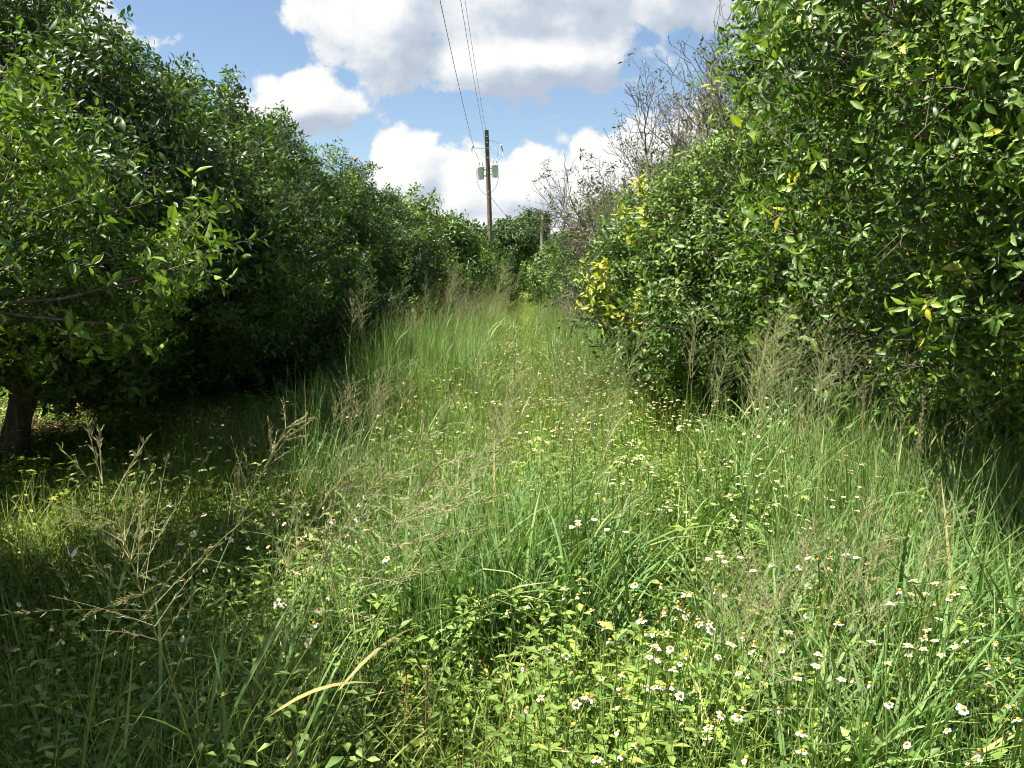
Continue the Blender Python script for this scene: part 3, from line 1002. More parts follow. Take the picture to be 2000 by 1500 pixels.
pole_main()
root = tag(link("utility_pole", None, loc=(2.6, 104.0, 0)), "pale grey slender utility pole behind the far right-row treetops", "utility pole")
gobj("shaft", [tube(np.array([[0, 0, -0.3], [0, 0, 6], [0.0, 0, 9.8]]), [0.17, 0.15, 0.13], 12)], [M_POLE2], root)
gobj("insulator", [lathe([(0.0, 0.0), (0.07, 0.0), (0.09, 0.1), (0.05, 0.22), (0.0, 0.24)], 10)], [M_PORC], root, loc=(0.10, -0.16, 8.9))


def wire(a, b, sag, rad, label):
    a, b = np.array(a, float), np.array(b, float)
    t = np.linspace(0, 1, 48)[:, None]
    p = a + (b - a) * t
    p[:, 2:] -= 4 * sag * t * (1 - t)
    tag(gobj("power_line", [tube(p, rad, 5)], [M_WIRE]), label, "power line", "overhead power lines")


wire((-3.15, 59.84, 10.82), (-1.45, -14.0, 10.75), 0.75, 0.0125, "thickest overhead wire, leftmost of three, meeting the crossarm's outer insulator")
wire((-2.28, 59.8, 10.75), (-1.15, -14.0, 10.65), 0.65, 0.009, "middle one of the three overhead wires running up from the brown pole")
wire((-2.24, 59.8, 11.5), (-1.20, -14.0, 11.5), 0.6, 0.008, "rightmost of three overhead wires, tied at the brown pole's very top")
wire((-2.06, 60.1, 7.5), (2.6, 103.9, 7.3), 1.0, 0.016, "sagging wire dropping from the brown pole towards the far grey pole")


# ------------------------------------------------------------------ grasses and weeds
def blades(g, r, n, pos, L, Wd, tilt, droop, segs=5, mat=0, tone=(0.1, 0.8), az=None, dry=0.03):
    """n arching blades as thin ribbons; pos is (n,3)."""
    a = r.uniform(0, 6.283, n) if az is None else az
    Ls, Ws = r.uniform(*L, n), r.uniform(*Wd, n)
    th0, dr = r.uniform(*tilt, n), r.uniform(*droop, n)
    sgm = np.linspace(0, 1, segs + 1)
    th = th0[:, None] + dr[:, None] * sgm[None] ** 1.6
    ds = Ls[:, None] / segs
    hx = np.concatenate([np.zeros((n, 1)), np.cumsum(np.sin((th[:, 1:] + th[:, :-1]) / 2) * ds, 1)], 1)
    hz = np.concatenate([np.zeros((n, 1)), np.cumsum(np.cos((th[:, 1:] + th[:, :-1]) / 2) * ds, 1)], 1)
    ca, sa = np.cos(a)[:, None], np.sin(a)[:, None]
    side = r.normal(0, 0.05, (n, 1)) * Ls[:, None] * sgm[None] ** 2
    c = np.stack([hx * ca - side * sa, hx * sa + side * ca, hz], -1) + np.asarray(pos)[:, None, :]
    tw = r.uniform(-0.9, 0.9, (n, 1)) * sgm[None] + r.uniform(-0.4, 0.4, (n, 1))
    sv = np.stack([-sa * np.cos(tw), ca * np.cos(tw), np.sin(tw)], -1)
    w = Ws[:, None] * np.minimum(1.0, 0.45 + 1.8 * sgm[None]) * np.clip(1 - sgm[None] ** 2.6, 0.02, 1) / 2
    v = np.stack([c - sv * w[..., None], c + sv * w[..., None]], 2).reshape(-1, 3)
    m = segs + 1
    b0 = (np.arange(n) * m * 2)[:, None] + (np.arange(segs) * 2)[None]
    f = np.stack([b0, b0 + 1, b0 + 3, b0 + 2], -1).reshape(-1, 4)
    tn = r.uniform(*tone, n)
    tn = np.where(r.random(n) < dry, 1.0, tn)
    g.add(v, f, mat, np.repeat(tn, m * 2))


def disc_pos(r, n, rad):
    a, q = r.uniform(0, 6.283, n), rad * np.sqrt(r.random(n))
    return np.stack([q * np.cos(a), q * np.sin(a), np.zeros(n)], -1)


def herbs(g, r, n, rad, H, leaf, mat=0, tone=(0.1, 0.9), full=False):
    for p in disc_pos(r, n, rad):
        h = r.uniform(*H)
        top = p + np.array([r.normal(0, 0.12) * h, r.normal(0, 0.12) * h, h])
        path = bez(p, (p + top) / 2 + r.normal(0, 0.02, 3), top, 5)
        v, f = tube(path, np.linspace(0.0022, 0.001, 5), 3)
        g.add(v, f, mat, 0.3)
        tn0 = r.uniform(*tone)
        for t in np.arange(0.25, 1.01, 0.15):
            i = min(t, 0.999) * 4
            q = path[int(i)] + (path[int(i) + 1] - path[int(i)]) * (i - int(i))
            a0 = r.uniform(0, 6.28)
            for k in range(3 if t < 0.95 else 4):
                a = a0 + k * 2.1 + r.normal(0, 0.25)
                d = unit([math.cos(a), math.sin(a), r.uniform(-0.1, 0.7)])
                L = leaf * r.uniform(0.6, 1.3)
                lv, lf = leaf_shape(L, L * r.uniform(0.38, 0.55), r.uniform(0.1, 0.35), 0.3, full)
                g.add(lv @ frames(d, np.array([0, 0, 1.0]) + r.normal(0, 0.25, 3)).T + q + d * 0.008, lf, mat, float(np.clip(tn0 + r.normal(0, 0.1), 0, 1)))


def temps_of(name, n, fn, mats):
    out = []
    for i in range(n):
        g = Geo()
        fn(g, np.random.default_rng(hash(name) % 1000 + i * 13 if False else sum(map(ord, name)) + i * 13))
        out.append(template(name, g, mats))
    return out


def f_guinea(g, r):
    n = 34
    blades(g, r, n, disc_pos(r, n, 0.17), (0.40, 1.0), (0.009, 0.023), (0.03, 0.55), (0.3, 1.9), 7, 0, (0.05, 0.85), dry=0.02)
    n = 12
    blades(g, r, n, disc_pos(r, n, 0.10), (0.5, 0.95), (0.0035, 0.005), (0.0, 0.35), (0.0, 0.25), 4, 0, (0.5, 0.9), dry=0.02)
    n = 16
    blades(g, r, n, disc_pos(r, n, 0.14), (0.2, 0.5), (0.006, 0.014), (0.2, 0.9), (0.3, 1.4), 5, 0, (0.0, 0.6), dry=0.14)


def f_turf(g, r):
    n = 170
    p = np.stack([r.uniform(-0.22, 0.22, n), r.uniform(-0.22, 0.22, n), np.zeros(n)], -1)
    blades(g, r, n, p, (0.14, 0.46), (0.003, 0.0075), (0.02, 0.65), (0.2, 1.6), 4, 0, (0.05, 0.85), dry=0.09)


def f_wisp(g, r):
    n = 40
    p = np.stack([r.uniform(-0.2, 0.2, n), r.uniform(-0.2, 0.2, n), np.zeros(n)], -1)
    blades(g, r, n, p, (0.35, 0.75), (0.0025, 0.005), (0.0, 0.45), (0.05, 0.9), 5, 0, (0.3, 0.95), dry=0.06)


def f_herb(g, r):
    herbs(g, r, 15, 0.24, (0.16, 0.46), 0.042)


def f_lowherb(g, r):
    herbs(g, r, 26, 0.26, (0.05, 0.20), 0.032, tone=(0.3, 1.0))


def f_litter(g, r):
    for _ in range(70):
        L = r.uniform(0.04, 0.09)
        v, f = leaf_shape(L, L * 0.5, r.uniform(-0.2, 0.4), r.uniform(0.1, 0.6), False)
        d = unit(r.normal(0, 1, 3) * [1, 1, 0.2])
        p = np.array([r.uniform(-0.35, 0.35), r.uniform(-0.35, 0.35), r.uniform(0.004, 0.03)])
        g.add(v @ frames(d, np.array([0, 0, 1.0]) + r.normal(0, 0.35, 3)).T + p, f, 0, r.random())


def f_dry(g, r):
    n = 45
    blades(g, r, n, disc_pos(r, n, 0.20), (0.2, 0.6), (0.003, 0.007), (0.4, 1.3), (0.4, 2.0), 5, 0, (0.0, 1.0))


def f_tall(g, r):
    n = 46
    p = disc_pos(r, n, 0.24)
    blades(g, r, n, p, (0.65, 1.25), (0.0035, 0.0065), (0.0, 0.22), (0.0, 0.45), 5, 0, (0.3, 0.95), dry=0.06)
    n = 46
    p = disc_pos(r, n, 0.24)
    p[:, 2] = r.uniform(0.0, 0.5, n)
    blades(g, r, n, p, (0.25, 0.55), (0.007, 0.014), (0.2, 0.8), (0.2, 1.3), 5, 0, (0.05, 0.8), dry=0.05)


T_TALL = temps_of("upright_tuft", 5, f_tall, [M_GUINEA])
T_GUI = temps_of("guinea_tuft", 6, f_guinea, [M_GUINEA])
T_TURF = temps_of("turf_tuft", 5, f_turf, [M_GRASS])
T_WISP = temps_of("wispy_tuft", 4, f_wisp, [M_GRASS])
T_HERB = temps_of("herb_clump", 5, f_herb, [M_HERB])
T_LOW = temps_of("low_herb", 4, f_lowherb, [M_HERB])
T_LIT = temps_of("litter_patch", 3, f_litter, [M_LITTER])
T_DRY = temps_of("dry_tuft", 3, f_dry, [M_DRY])

_pn = np.random.default_rng(9)
_pk = [(_pn.normal(0, 1.0, 2), _pn.uniform(0, 6.28)) for _ in range(10)]


def patch(x, y, f=1.0, o=0):
    """Smooth patchiness in 0..1."""
    h = sum(np.sin((k[0] * x + k[1] * y) * f + p + o) for k, p in _pk)
    return np.clip(0.5 + h / 9.0, 0, 1)


def field(r, x0, x1, y0, y1, step):
    nx, ny = max(1, int((x1 - x0) / step)), max(1, int((y1 - y0) / step))
    X, Y = np.meshgrid(np.linspace(x0, x1, nx), np.linspace(y0, y1, ny))
    X = X.ravel() + r.uniform(-0.6, 0.6, X.size) * step
    Y = Y.ravel() + r.uniform(-0.6, 0.6, Y.size) * step
    return X, Y


def seen(x, y, m=0.9):
    return (np.abs(x) < 0.62 * y + m) & (y > 0.9)


def sow(name, key, temps, X, Y, scl, label, cat, tilt=0.12, seed=0, zs=None):
    r = np.random.default_rng(seed)
    k = len(X)
    rot = np.stack([r.normal(0, tilt, k), r.normal(0, tilt, k), r.uniform(0, 6.283, k)], -1)
    sc = np.repeat(np.asarray(scl, float)[:, None], 3, 1)
    if zs is not None:
        sc[:, 2] *= zs
    o = scatter(name, key, temps, np.stack([X, Y, gz(X, Y) - 0.005], -1), rot, sc, r.integers(0, len(temps), k))
    return tag(o, label, cat, kind="stuff")


def many(parts):
    return np.concatenate([p[0] for p in parts]), np.concatenate([p[1] for p in parts])


rg = np.random.default_rng(77)
LANE_L, LANE_R = -2.7, 2.6

# short grass over the whole lane, thinning beneath the trees
X, Y = many([field(rg, -4.5, 4.5, 1.0, 9.0, 0.27), field(rg, -3.2, 3.2, 9.0, 20.0, 0.34), field(rg, -2.6, 2.8, 20.0, 62.0, 0.5), field(rg, -11.0, -6.4, 2.0, 30.0, 0.5),
             field(rg, -4.0, 4.0, 62, 110, 1.2)])
edge = np.where((X > LANE_L) & (X < LANE_R), 1.0, np.where(X < -6.0, 1.0, 0.45))
ok = seen(X, Y, 1.2) | (X < -6)
ok &= rg.random(len(X)) < edge
X, Y = X[ok], Y[ok]
sc = rg.uniform(0.7, 1.25, len(X)) * (0.75 + 0.5 * patch(X, Y, 1.3)) * np.where((np.abs(X - 0.45) < 0.8) & (Y > 4.6), 0.78, 1.0) * np.where(Y > 20, 1.25, 1.0) * np.where(Y > 60, 1.6, 1.0)
sow("grass", "turf", T_TURF, X, Y, sc, "short yellow-green grass carpeting the lane between the tree rows", "grass", seed=1)

# finer taller wisps in drifts
X, Y = many([field(rg, -2.8, 2.8, 1.2, 9.0, 0.34), field(rg, -2.4, 2.4, 9.0, 34.0, 0.55)])
strip = (np.abs(X - 0.45) < 0.75) & (Y > 4.6)
ok = seen(X, Y) & (rg.random(len(X)) < (0.15 + 0.75 * patch(X, Y, 1.0, 2.0)) * np.where(strip, 0.5, 1.0))
X, Y = X[ok], Y[ok]
sow("grass", "wisp", T_WISP, X, Y, rg.uniform(0.7, 1.2, len(X)), "thin wispy mid-height grass scattered through the lane", "grass", seed=2)

# leafy weeds
X, Y = many([field(rg, -4.6, 4.4, 1.1, 9.0, 0.27), field(rg, -3.0, 2.8, 9.0, 24.0, 0.42)])
ok = seen(X, Y) & (rg.random(len(X)) < (0.35 + 0.6 * patch(X, Y, 0.9, 5.0)) * np.where(Y < 4.2, 0.55, 1.0)) & (rg.random(len(X)) < np.where((X > LANE_L) & (X < LANE_R), 1, 0.3))
X, Y = X[ok], Y[ok]
sow("weeds", "herb", T_HERB, X, Y, rg.uniform(0.75, 1.25, len(X)), "leafy green weeds growing among the grass and flowers", "weeds", seed=3)
X, Y = many([field(rg, -4.6, 4.0, 1.4, 12.0, 0.34), field(rg, -6.0, -2.6, 4.0, 12.0, 0.5)])
ok = seen(X, Y) & (rg.random(len(X)) < 0.75)
X, Y = X[ok], Y[ok]
sow("weeds", "low", T_LOW, X, Y, rg.uniform(0.8, 1.5, len(X)), "low bright green ground weeds in the lane and under the trees", "weeds", seed=4)

# tall blue-green guinea grass: a clump in the middle, a bank at the right, strips farther on
def zone(n, x0, x1, y0, y1):
    return rg.uniform(x0, x1, n), rg.uniform(y0, y1, n)


def blob(n, x, y, rx, ry):
    return rg.normal(x, rx, n), rg.normal(y, ry, n)


X, Y = many([blob(30, -0.10, 3.75, 0.24, 0.30), blob(8, -0.45, 3.6, 0.2, 0.25), blob(8, 0.25, 4.4, 0.3, 0.4), zone(62, 1.05, 2.6, 2.6, 5.0), zone(40, 1.5, 3.2, 4.4, 7.0),
             zone(20, 0.75, 1.4, 2.0, 3.4), zone(90, -2.1, -0.55, 10.5, 32.0), zone(40, 0.95, 1.7, 12.5, 32.0), zone(12, -2.4, -1.7, 8.4, 10.5)])
sc = rg.uniform(0.7, 1.12, len(X))
sow("tall_grass", "guinea", T_GUI, X, Y, sc, "tall blue-green arching grass in clumps and banks along the lane", "grass", tilt=0.10, seed=5)
X, Y = many([blob(16, -0.15, 3.8, 0.32, 0.35), zone(46, 1.1, 2.7, 2.8, 5.2), zone(50, 1.4, 3.2, 4.4, 7.2), zone(270, -2.1, -0.65, 9.8, 34.0), zone(130, 0.9, 1.8, 11.5, 34.0), zone(26, -1.4, -0.25, 4.6, 8.0), zone(26, -0.6, 1.0, 7.5, 30.0)])
sow("tall_grass", "tall", T_TALL, X, Y, rg.uniform(0.7, 1.1, len(X)) * np.where(Y > 9, 1.12, 0.9), "upright stemmy grass massed along both tree rows", "grass", tilt=0.08, seed=15)

# dry grass
X, Y = many([blob(8, -1.95, 8.6, 0.2, 0.3), zone(110, -2.4, 2.6, 1.5, 9.0), blob(10, -0.6, 2.2, 0.3, 0.3)])
sow("dry_grass", "dry", T_DRY, X, Y, rg.uniform(0.35, 0.85, len(X)), "tan dry grass tufts at the shaded left edge and among the green", "grass", seed=6)

# fallen leaves under both rows
X, Y = many([field(rg, -6.2, -2.5, 3.0, 16.0, 0.48), field(rg, 2.4, 6.0, 3.0, 14.0, 0.48)])
sow("fallen_leaves", "litter", T_LIT, X, Y, rg.uniform(0.8, 1.2, len(X)), "brown fallen leaves on the shaded soil beneath the trees", "leaves", tilt=0.02, seed=7)


# ------------------------------------------------------------------ seed stalks
def stalk_meshes(seed, h, bow, head, n_whorl, tone):
    r = np.random.default_rng(seed)
    top = np.array([bow * h, 0.0, h])
    path = bez((0, 0, -0.02), (bow * h * 0.12, 0.0, h * 0.55), top, 12)
    g = Geo()
    v, f = tube(path, np.linspace(0.0026, 0.0010, 12), 4)
    g.add(v, f, 0, 0.88)
    stem = g.mesh("stem", [M_GUINEA])
    g = Geo()
    pos = np.array([path[3], path[5]])
    blades(g, r, 2, pos, (0.25, 0.45), (0.007, 0.012), (0.35, 0.75), (0.2, 1.0), 6, 0, (0.3, 0.8))
    bl = g.mesh("blade", [M_GUINEA])
    g = Geo()
    sp_v, sp_f = [], []
    hl = 0.30 * h * head
    td = unit(path[-1] - path[-2])
    e1 = unit(np.cross(td, [0.2, 1, 0.1]))
    e2 = np.cross(td, e1)
    for w in range(n_whorl):
        t = w / max(1, n_whorl - 1)
        p0 = path[-1] - td * hl * (1 - t)
        for k in range(int(r.integers(2, 5))):
            a = r.uniform(0, 6.28)
            rd = math.cos(a) * e1 + math.sin(a) * e2
            L = hl * (0.75 - 0.45 * t) * r.uniform(0.6, 1.15) * (0.28 if head < 0.8 else 1.0)
            op = 0.25 if head < 0.8 else r.uniform(0.5, 1.0)
            d = unit(td + rd * op)
            e = p0 + d * L + np.array([0, 0, -0.10 * L])
            br = bez(p0, p0 + d * L * 0.5, e, 5)
            v, f = tube(br, np.linspace(0.0009, 0.0005, 5), 3)
            g.add(v, f, 0, tone)
            for q in range(24):
                i = r.uniform(0.2, 0.999) * 4
                b = br[int(i)] + (br[int(i) + 1] - br[int(i)]) * (i - int(i))
                sd_ = unit(d + r.normal(0, 0.35, 3))
                o = unit(np.cross(sd_, r.normal(0, 1, 3)))
                ln = r.uniform(0.008, 0.022)
                g.add(np.array([b, b + sd_ * ln * 0.5 + o * 0.0010, b + sd_ * ln, b + sd_ * ln * 0.5 - o * 0.0010]), np.array([[0, 1, 2], [0, 2, 3]]), 0, float(np.clip(tone + r.normal(0, 0.12), 0, 1)))
    return stem, bl, g.mesh("seed_head", [M_SEED])


STALKS = [stalk_meshes(700, 1.20, 0.16, 1.0, 9, 0.35), stalk_meshes(701, 1.35, 0.10, 1.05, 10, 0.25), stalk_meshes(702, 1.05, 0.22, 0.9, 9, 0.6),
          stalk_meshes(703, 1.30, 0.05, 0.7, 10, 0.40), stalk_meshes(704, 1.15, 0.12, 1.1, 9, 0.8), stalk_meshes(705, 1.45, 0.14, 1.0, 9, 0.15)]


ORD = ["first", "second", "third", "fourth", "fifth", "sixth", "seventh", "eighth", "ninth", "tenth", "eleventh", "twelfth", "thirteenth", "fourteenth"]


def stalks(n, x0, x1, y0, y1, hs, lean, heading, kinds, label, group, seed):
    r = np.random.default_rng(seed)
    made = []
    for _ in range(n):
        x, y = r.uniform(x0, x1), r.uniform(y0, y1)
        st, bl, hd = STALKS[int(r.choice(kinds))]
        o = link("grass_stalk", st, loc=(x, y, float(gz(x, y))), rot=(r.normal(0, 0.06), r.normal(lean, 0.09), r.normal(heading, 0.5)), scale=(r.uniform(*hs),) * 3)
        tag(o, label, "grass stalk", group)
        link("blade", bl, o)
        link("seed_head", hd, o)
        made.append((x / y, o))
    if "%s" in label:
        for i, (_, o) in enumerate(sorted(made, key=lambda t: t[0])):
            o["label"] = label % ORD[i]


stalks(13, -1.35, -0.55, 1.95, 2.6, (0.95, 1.12), 0.28, 0.0, [0, 1, 5, 0], "%s from the left of the leaning seed stalks in the shaded left foreground", "leaning seed stalks in the left foreground", 1)
stalks(10, -1.35, -0.75, 5.2, 6.1, (0.75, 0.95), 0.0, 0.3, [4, 2, 4], "%s from the left of the upright reddish-headed stalks before the dark trees", "reddish seed stalks before the dark trees", 2)
stalks(52, 1.15, 2.9, 3.7, 6.2, (0.86, 1.08), 0.05, 0.0, [0, 1, 1, 5, 3], "wispy grass stalk before the shade under the big right-hand tree", "wispy seed stalks under the right tree", 3)
stalks(26, -0.6, 0.5, 3.3, 6.0, (0.72, 0.95), 0.08, 0.2, [0, 1, 3, 5], "slender grass stalk rising from the clump in mid lane", "seed stalks of the middle clump", 4)
stalks(66, -2.1, -0.4, 10.0, 28.0, (1.05, 1.32), 0.0, 0.0, [1, 4, 4, 5, 2], "far plumed grass stalk along the foot of the left row", "plumed stalks along the left row", 5)
stalks(20, 0.30, 1.35, 2.0, 3.0, (0.62, 0.80), 0.14, 0.1, [2, 4, 0], "purplish-headed grass stalk over the flowers at the right foreground", "purplish seed stalks in the right foreground", 6)
stalks(18, 0.3, 1.3, 12.0, 26.0, (0.8, 1.05), 0.0, 0.0, [1, 5, 0], "far grass stalk along the foot of the right row", "stalks along the right row", 7)


# ------------------------------------------------------------------ white daisy-like flowers
def petals_mesh(seed, n, droop, size):
    r = np.random.default_rng(seed)
    g = Geo()
    for k in range(n):
        a = k * 6.283 / max(n, 5) + r.normal(0, 0.12)
        L, w = size * r.uniform(0.85, 1.1), size * 0.72
        z = -math.sin(droop) * L
        h = math.cos(droop) * L
        v = np.array([[0.2 * size, -0.12 * w, 0], [0.2 * size, 0.12 * w, 0], [0.55 * h, -0.48 * w, z * 0.4], [0.55 * h, 0.48 * w, z * 0.4], [0.92 * h, -0.40 * w, z * 0.9], [0.92 * h, 0.40 * w, z * 0.9],
                      [1.06 * h, 0, z]])
        f = np.array([[0, 2, 1], [1, 2, 3], [2, 4, 3], [3, 4, 5], [4, 6, 5]])
        c, s_ = math.cos(a), math.sin(a)
        g.add(v @ np.array([[c, -s_, 0], [s_, c, 0], [0, 0, 1]]).T, f, 0, r.random())
    return g.mesh("petals", [M_PETAL])


PETALS = [petals_mesh(800 + i, (5, 6, 4, 5, 3, 6, 5)[i], d, 0.0145) for i, d in enumerate((0.05, 0.25, 0.5, 0.15, 0.75, 0.4, 1.0))]
g = Geo()
v, f = lathe([(0.0, -0.004), (0.0035, -0.003), (0.0055, 0.001), (0.0045, 0.0035), (0.002, 0.0048), (0.0, 0.005)], 9)
g.add(v, f)
DISC = g.mesh("disc", [M_DISC])


def flower_stem(seed):
    r = np.random.default_rng(seed)
    g = Geo()
    top = np.array([r.normal(0, 0.05), r.normal(0, 0.05), 0.55])
    path = bez((0, 0, -0.02), (r.normal(0, 0.03), r.normal(0, 0.03), 0.3), top, 8)
    v, f = tube(path, np.linspace(0.002, 0.0010, 8), 4)
    g.add(v, f, 0, 0.45)
    for t in (2, 3, 4, 5):
        a0 = r.uniform(0, 6.28)
        for a in (a0, a0 + 3.14):
            d = unit([math.cos(a), math.sin(a), 0.35])
            lv, lf = leaf_shape(0.05, 0.02, 0.25, 0.3, True)
            g.add(lv @ frames(d, np.array([0, 0, 1.0])).T + path[t], lf, 0, r.uniform(0.2, 0.8))
    return g.mesh("flower_stem", [M_HERB]), top


STEMS = [flower_stem(820 + i) for i in range(5)]


def flowers(n, fn, hz_, label, group, seed, big=1.0):
    r = np.random.default_rng(seed)
    made = 0
    while made < n:
        x, y = fn(r)
        for _ in range(int(r.integers(1, 4))):
            if made >= n:
                break
            me, top = STEMS[int(r.integers(5))]
            h = r.uniform(*hz_) / 0.55
            fx, fy = x + r.normal(0, 0.035), y + r.normal(0, 0.035)
            o = link("wildflower", me, loc=(fx, fy, float(gz(fx, fy))), rot=(0, 0, r.uniform(0, 6.28)), scale=(1, 1, h))
            tag(o, label, "flower", group)
            q = (r.normal(0.15, 0.35), r.normal(0, 0.35), r.uniform(0, 6.28))
            s_ = big * r.uniform(0.62, 1.08)
            p = link("petals", PETALS[int(r.integers(len(PETALS)))], o, loc=tuple(top), rot=q, scale=(s_, s_, s_ / h))
            d = link("disc", DISC, o, loc=(top[0], top[1], top[2] + 0.002), rot=q, scale=(s_, s_, s_ / h))
            made += 1


def box(x0, x1, y0, y1):
    return lambda r: (r.uniform(x0, x1), r.uniform(y0, y1))


flowers(100, box(0.0, 0.68, 1.85, 2.75), (0.50, 0.66), "white daisy-like flower with orange centre in the dense sunlit patch at bottom centre", "flowers of the dense sunlit patch", 1)
flowers(52, box(0.62, 1.55, 1.9, 3.0), (0.50, 0.70), "white flower among broad grass blades in the bottom right corner", "flowers at bottom right", 2)
flowers(74, box(-1.5, -0.45, 1.95, 3.6), (0.58, 0.78), "white flower with orange centre in the shade at lower left", "flowers in the shade at lower left", 3)
flowers(40, box(0.05, 1.5, 3.9, 6.2), (0.55, 0.74), "small pale flower on the sunlit bank below the right-hand skirt", "flowers below the right-hand skirt", 4)
flowers(24, box(-1.2, -0.2, 4.2, 6.2), (0.52, 0.72), "small white flower between the upright stalks and the middle clump", "flowers by the middle clump", 5)
flowers(12, box(-3.2, -1.4, 4.2, 6.6), (0.45, 0.62), "small white flower in shade before the forked trunk", "flowers before the forked trunk", 6)

# the uncountable rest, farther on
g = Geo()
T_FL = []
for i in range(3):
    r = np.random.default_rng(840 + i)
    g = Geo()
    for _ in range(5):
        p = np.array([r.normal(0, 0.05), r.normal(0, 0.05), r.uniform(0.50, 0.70)])
        v, f = tube(bez((p[0] * 0.3, p[1] * 0.3, 0), p * np.array([0.6, 0.6, 0.5]), p, 4), 0.0014, 3)
        g.add(v, f, 2, 0.4)
        for k in range(5 if r.random() < 0.85 else 0):
            a = k * 1.2566 + r.normal(0, 0.1)
            d = unit([math.cos(a), math.sin(a), r.uniform(-0.2, 0.3)])
            lv, lf = leaf_shape(0.0135, 0.0115, 0.1, 0.1, False)
            g.add(lv @ frames(d, np.array([0, 0, 1.0])).T + p, lf, 0, r.random())
        v, f = lathe([(0.0, -0.003), (0.0045, 0.0), (0.0, 0.004)], 6)
        g.add(v + p, f, 1, r.random())
    T_FL.append(template("flower_cluster", g, [M_CREAM, M_DISC, M_HERB]))
X, Y = many([zone(110, 0.0, 2.0, 3.6, 7.0), zone(130, -0.2, 1.5, 7.0, 12.0), zone(80, -0.6, 0.8, 12.0, 24.0), zone(50, -3.0, -0.9, 3.4, 7.0), zone(60, -0.9, 0.2, 4.5, 11.0), zone(30, 0.1, 1.4, 2.0, 3.8)])
ok = rg.random(len(X)) < 0.4 + 0.6 * patch(X, Y, 1.6, 3.0)
sow("wildflowers", "flowers", T_FL, X[ok], Y[ok], rg.uniform(0.95, 1.25, int(ok.sum())), "cream and white flower heads dotted over the far lane", "flowers", seed=8)


# ------------------------------------------------------------------ small things on the trees
def local(root, p):
    return np.array(p, float) - np.array(root.location)


r = np.random.default_rng(901)
yp = [(1.25, 9.0, 2.55), (1.30, 8.9, 2.30), (1.20, 8.8, 2.15), (0.80, 9.0, 1.58), (0.92, 8.9, 1.42), (1.02, 8.9, 1.50), (1.10, 8.8, 1.32), (0.98, 8.8, 1.25),
      (1.22, 8.7, 1.40), (0.72, 9.1, 1.40)]
P = np.array([local(SKIRT_TREE, p) for p in yp])
D = unit(np.array([-0.5, -0.5, 0.5]) + r.normal(0, 0.3, P.shape))
yl = scatter("yellow_foliage", "yellow", YELLOWS, P, eulers(zframes(D, r.uniform(0, 6.28, len(P)))), r.uniform(0.7, 1.1, len(P)), r.integers(0, 2, len(P)), SKIRT_TREE)
tag(yl, "yellowed leaves at the lane edge of the crown", kind="stuff")
for a, b, c, rad in (((2.2, 9.6, 1.05), (1.4, 9.3, 1.02), (0.72, 9.1, 0.98), 0.022), ((2.3, 9.8, 1.5), (1.3, 9.4, 1.78), (0.55, 9.2, 1.70), 0.018),
                     ((2.2, 9.4, 1.2), (1.2, 9.1, 1.45), (0.78, 9.0, 1.42), 0.012), ((2.2, 9.4, 1.9), (1.4, 9.1, 2.2), (1.1, 9.0, 2.6), 0.012)):
    pth = bez(local(SKIRT_TREE, a), local(SKIRT_TREE, b), local(SKIRT_TREE, c), 9)
    pth[1:-1] += r.normal(0, 0.012, (7, 3))
    gobj("bare_branch", [tube(pth, np.linspace(rad, rad * 0.4, 9), 6)], [M_GREYBARK], SKIRT_TREE)

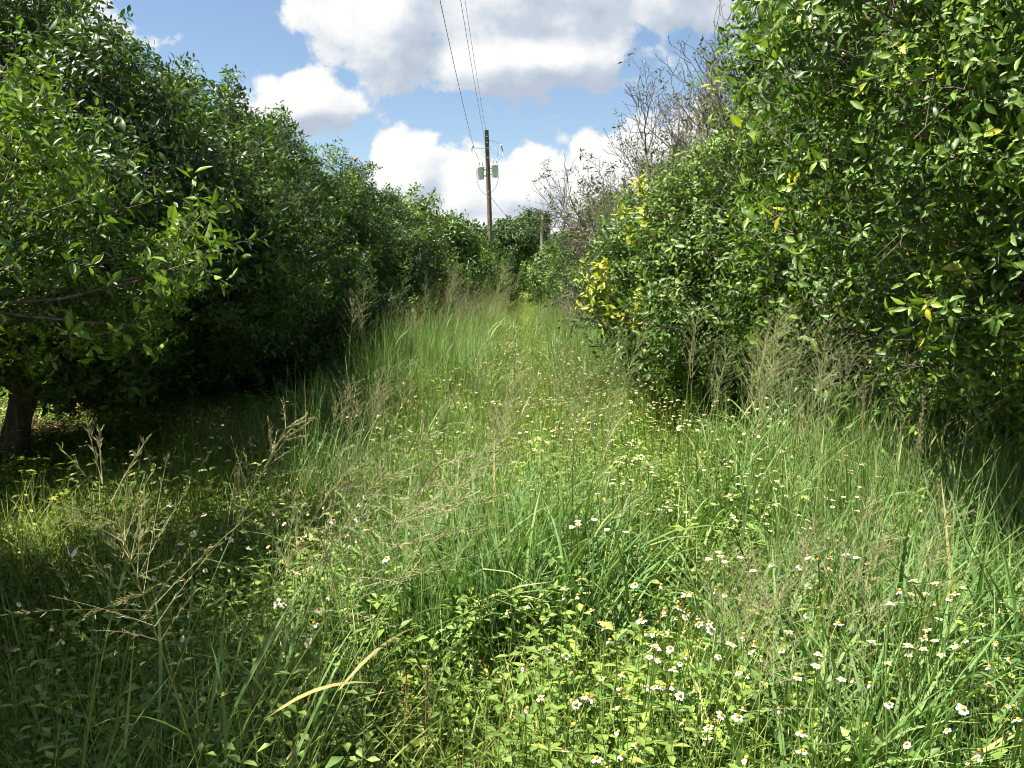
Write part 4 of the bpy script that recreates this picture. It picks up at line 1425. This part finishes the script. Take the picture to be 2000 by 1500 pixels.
fr_v, fr_f = lathe([(0.0, -0.5), (0.20, -0.46), (0.36, -0.35), (0.46, -0.2), (0.5, 0.0), (0.46, 0.2), (0.36, 0.36), (0.18, 0.46), (0.04, 0.475), (0.0, 0.46)], 14)
g = Geo()
g.add(fr_v * 0.062, fr_f)
FR_O, FR_G = g.mesh("fruit", [M_FRUIT]), g.mesh("fruit", [M_GFRUIT])
link("fruit", FR_O, ORANGE_TREE, loc=local(ORANGE_TREE, (-2.78, 15.0, 3.70)))
link("fruit", FR_O, DARK_TREE, loc=local(DARK_TREE, (-2.72, 11.4, 2.75)))
for p in ((2.05, 4.0, 1.72), (2.25, 3.75, 2.1), (2.5, 3.9, 2.6), (1.95, 4.3, 1.5)):
    link("fruit", FR_G, BIG_TREE, loc=local(BIG_TREE, p))
for p in ((1.35, 8.75, 1.75), (1.7, 8.4, 2.05), (2.1, 8.3, 1.5)):
    link("fruit", FR_G, SKIRT_TREE, loc=local(SKIRT_TREE, p))

# two brown seeding weeds in the near grass
for x, y, h, lab in ((-0.29, 2.45, 0.50, "taller rust-brown seeding weed spike in the near grass"), (-0.36, 2.5, 0.46, "shorter rust-brown seeding weed spike left of its taller twin")):
    root = tag(link("seeding_weed", None, loc=(x, y, float(gz(x, y)))), lab, "weed", "brown seeding weeds")
    gobj("stem", [tube(bez((0, 0, 0), (0.01, 0, h * 0.6), (0.02, 0.01, h), 8), np.linspace(0.003, 0.0015, 8), 5)], [M_DRY], root)
    g = Geo()
    for k in range(130):
        t = r.uniform(0.45, 1.0)
        a = r.uniform(0, 6.28)
        q = 0.016 * (1.15 - t) * 2 * r.uniform(0.4, 1.2)
        p = np.array([0.02 * t + math.cos(a) * q, math.sin(a) * q, h * t])
        d = unit([math.cos(a), math.sin(a), r.uniform(-0.6, 0.6)])
        lv, lf = leaf_shape(0.008, 0.006, 0.2, 0.2, False)
        g.add(lv @ frames(d, r.normal(0, 1, 3)).T + p, lf, 0, r.uniform(0, 0.6))
    link("seed_spike", g.mesh("seed_spike", [M_DRY]), root)

# the white butterfly resting in the shade
root = tag(link("butterfly", None, loc=(-1.40, 2.62, 0.80), rot=(0.2, 0.3, 0.6)), "small white butterfly resting among shaded flowers at lower left", "butterfly")
gobj("body", [tube(np.array([[0, -0.011, 0], [0, -0.004, 0.001], [0, 0.004, 0.001], [0, 0.011, 0]]), [0.0008, 0.0018, 0.0022, 0.001], 6)], [M_BARK], root)
for sgn in (-1, 1):
    w = np.array([[0, 0.006, 0.001], [sgn * 0.010, 0.020, 0.020], [sgn * 0.016, 0.012, 0.028], [sgn * 0.014, -0.002, 0.024], [sgn * 0.013, -0.014, 0.018], [sgn * 0.006, -0.016, 0.008], [0, -0.006, 0.001]])
    g = Geo()
    g.add(np.concatenate([w, w.mean(0)[None] + [[0, 0, 0.001]]]), np.array([[i, (i + 1) % 7, 7] for i in range(7)]), 0, 0.9)
    link("wing", g.mesh("wing", [M_PETAL]), root)
